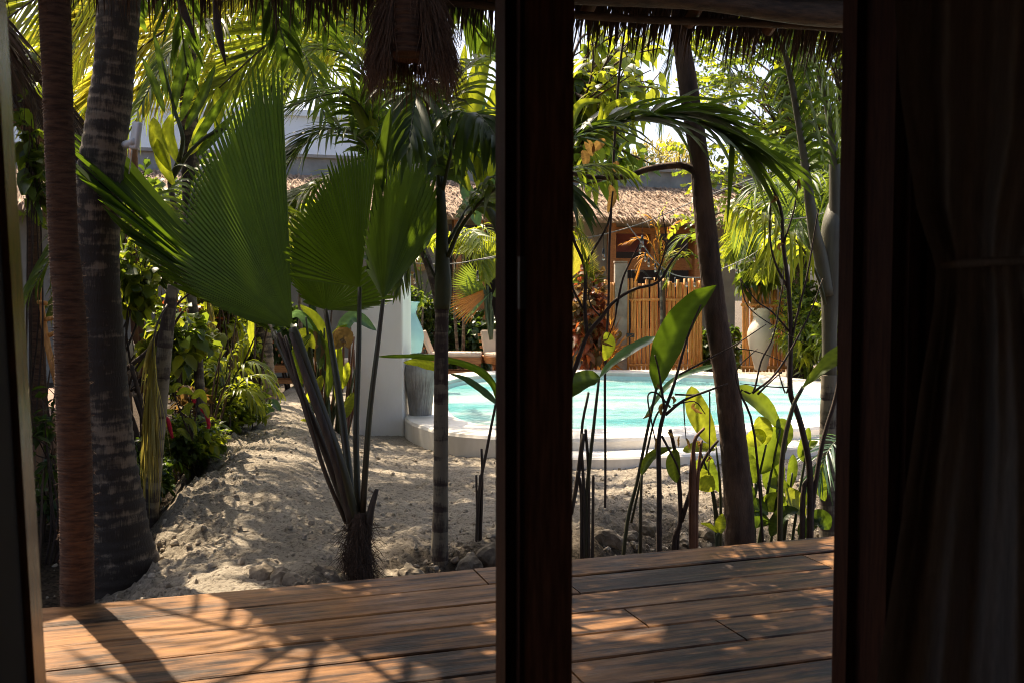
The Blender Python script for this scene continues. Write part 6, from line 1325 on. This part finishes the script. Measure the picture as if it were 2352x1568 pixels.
# ------------------------------------------------------------------ string lights
def strings(label, pts, bulbs, rb, wire=1.2):
    root = thing('string_light', label, 'string light', at(*pts[0]))
    mb = MB(); c = P3(pts); Ym = np.mean([p[2] for p in pts]); mb.tube(c, [wire * Ym / FP] * len(c), 5, 6); mb.build('cable', M_CABLE, root)
    for (x, y0, y1, Y) in bulbs:
        k = rb * Y / 14.0; mb = MB(); T_ = at(x, y0, Y); Bt = at(x, y1, Y); h = .12 * k
        mb.tube([T_, Bt + ZZ * h], [.004 * k, .004 * k], 5, 1); mb.lathe(Bt + ZZ * h * .75, [(.001, .06 * k), (.017 * k, .05 * k), (.02 * k, -.01 * k), (.018 * k, -.03 * k), (.001, -.03 * k)], 12)
        o = mb.build('socket', M_BLACK, root)
        mb = MB(); mb.lathe(Bt + ZZ * h * .2, [(.001, -.055 * k), (.018 * k, -.05 * k), (.03 * k, -.02 * k), (.026 * k, .02 * k), (.015 * k, .045 * k), (.015 * k, .06 * k)], 14); mb.build('bulb', M_BULB, o)
        mb = MB(); mb.tube([Bt + ZZ * h * .75, Bt + ZZ * h * .1], [.004 * k] * 2, 5, 1); mb.build('filament', M_TEAK, o)
m, nt, b = mat('clear_bulb_glass'); nt.nodes.remove(b)
tr_ = nd(nt, 'ShaderNodeBsdfTransparent'); tr_.inputs[0].default_value = (.93, .86, .74, 1); gl = nd(nt, 'ShaderNodeBsdfGlossy', i_Roughness=.05)
mx = nd(nt, 'ShaderNodeMixShader', i_0=.18); nt.links.new(tr_.outputs[0], mx.inputs[1]); nt.links.new(gl.outputs[0], mx.inputs[2]); nt.links.new(mx.outputs[0], nt.nodes['Material Output'].inputs[0]); M_BULB = m
strings('string of clear bulbs hanging from the upper right across to the palms before the villa', [(1080, 600, 9.5), (1310, 555, 9.5), (1420, 530, 9.5), (1510, 500, 9.5), (1620, 452, 9.5), (1800, 385, 9.5), (1960, 330, 9.5)], [(1386, 538, 594, 9.5), (1475, 515, 564, 9.5)], .95)
strings('string of small clear bulbs sagging in front of the cane gate', [(1440, 515, 12), (1475, 560, 12), (1500, 595, 12), (1545, 630, 12), (1605, 638, 12), (1640, 625, 12), (1720, 590, 12), (1790, 540, 12), (1860, 500, 12)], [(1470, 556, 580, 12), (1482, 570, 598, 12), (1490, 585, 610, 12), (1505, 600, 622, 12), (1518, 612, 640, 12), (1535, 625, 645, 12), (1551, 630, 655, 12), (1577, 636, 656, 12), (1595, 638, 656, 12), (1692, 600, 625, 12), (1732, 582, 598, 12)], .72)
strings('string of clear bulbs crossing behind the slender palm to the sunlit fan palm', [(905, 600, 10), (970, 606, 10), (1040, 606, 10), (1095, 598, 10), (1150, 590, 10), (1240, 570, 10)], [(952, 607, 648, 10), (1097, 600, 642, 10)], .85)
strings('single clear bulb strand at the right among the palm fronds', [(1700, 480, 9), (1782, 500, 9), (1850, 500, 9), (1960, 470, 9)], [(1782, 520, 560, 9), (1793, 540, 565, 9)], .8)

# trees beyond the right side of the pool, seen only past the door frame
for k, (x, Y, lab) in enumerate([(2080, 17.0, 'round leafy tree beyond the right end of the pool'), (2300, 14.0, 'dense shrubby tree to the right of the pool, behind the door frame'), (2480, 18.0, 'tall leafy tree far to the right behind the curtain')]):
    bush('background_tree', lab, 'tree', (x, 560), 130, 260, Y, LEAF[['mid', 'dark', 'mid'][k]], 150, 14, .25, .07, dep=1.4, hang=.5, mix=(LEAF['lime'], .3), stem_r=.02)

# crumbled clods on the bank and the mound
n = 5500
Xc = R.uniform(-2.6, 3.0, n * 6); Yc = R.uniform(3.9, 8.4, n * 6); dc = dn_(Xc, Yc)
wgt = np.exp(-(np.maximum(dc - .2, 0) / (1.0 + .6 * sst(Xc, .2, .9))) ** 2) * sst(Xc, -1.3, -.4) + .10
wgt += .6 * np.exp(-((Xc - np.interp(Yc, [3.2, 4.6, 5.9, 7.5, 9.6], [-1.55, -1.62, -1.85, -2.15, -2.5])) / .25) ** 2)
kp = (R.rand(n * 6) < wgt) & (dc > .12); Xc, Yc = Xc[kp][:n], Yc[kp][:n]; n = len(Xc); Zc = gz(Xc, Yc)
base = np.array([[1, 0, 0], [-1, 0, 0], [0, 1, 0], [0, -1, 0], [0, 0, 1], [0, 0, -1]], float); fc = np.array([[0, 2, 4], [2, 1, 4], [1, 3, 4], [3, 0, 4], [2, 0, 5], [1, 2, 5], [3, 1, 5], [0, 3, 5]])
sub_v = list(base); tri = []
mid_ = {}
def mdp(i, j):
    k = (min(i, j), max(i, j))
    if k not in mid_: sub_v.append(nrm(sub_v[i] + sub_v[j])); mid_[k] = len(sub_v) - 1
    return mid_[k]
for f in fc:
    a_, b_, c_ = mdp(f[0], f[1]), mdp(f[1], f[2]), mdp(f[2], f[0]); tri += [[f[0], a_, c_], [f[1], b_, a_], [f[2], c_, b_], [a_, b_, c_]]
sv = np.array(sub_v); tri = np.array(tri); m_ = len(sv)
sz = .003 + .016 * R.rand(n) ** 3.6
V = sv[None] * (1 + R.normal(0, .22, (n, m_, 1))) * sz[:, None, None] * R.uniform(.7, 1.3, (n, 1, 3))
V = V + np.stack([Xc, Yc, Zc + sz * .3], 1)[:, None]
mb = MB(); mb.add(V.reshape(-1, 3), None, np.repeat(R.rand(n), m_), (tri[None] + (np.arange(n) * m_)[:, None, None]).reshape(-1, 3))
o = mb.build('gravel', plain('clod', (.42, .36, .28), (.24, .20, .15), 20, .95, .5, 120), None, False); o['kind'] = 'stuff'; o['label'] = 'crumbled pale clods scattered over the sand bank and mound'
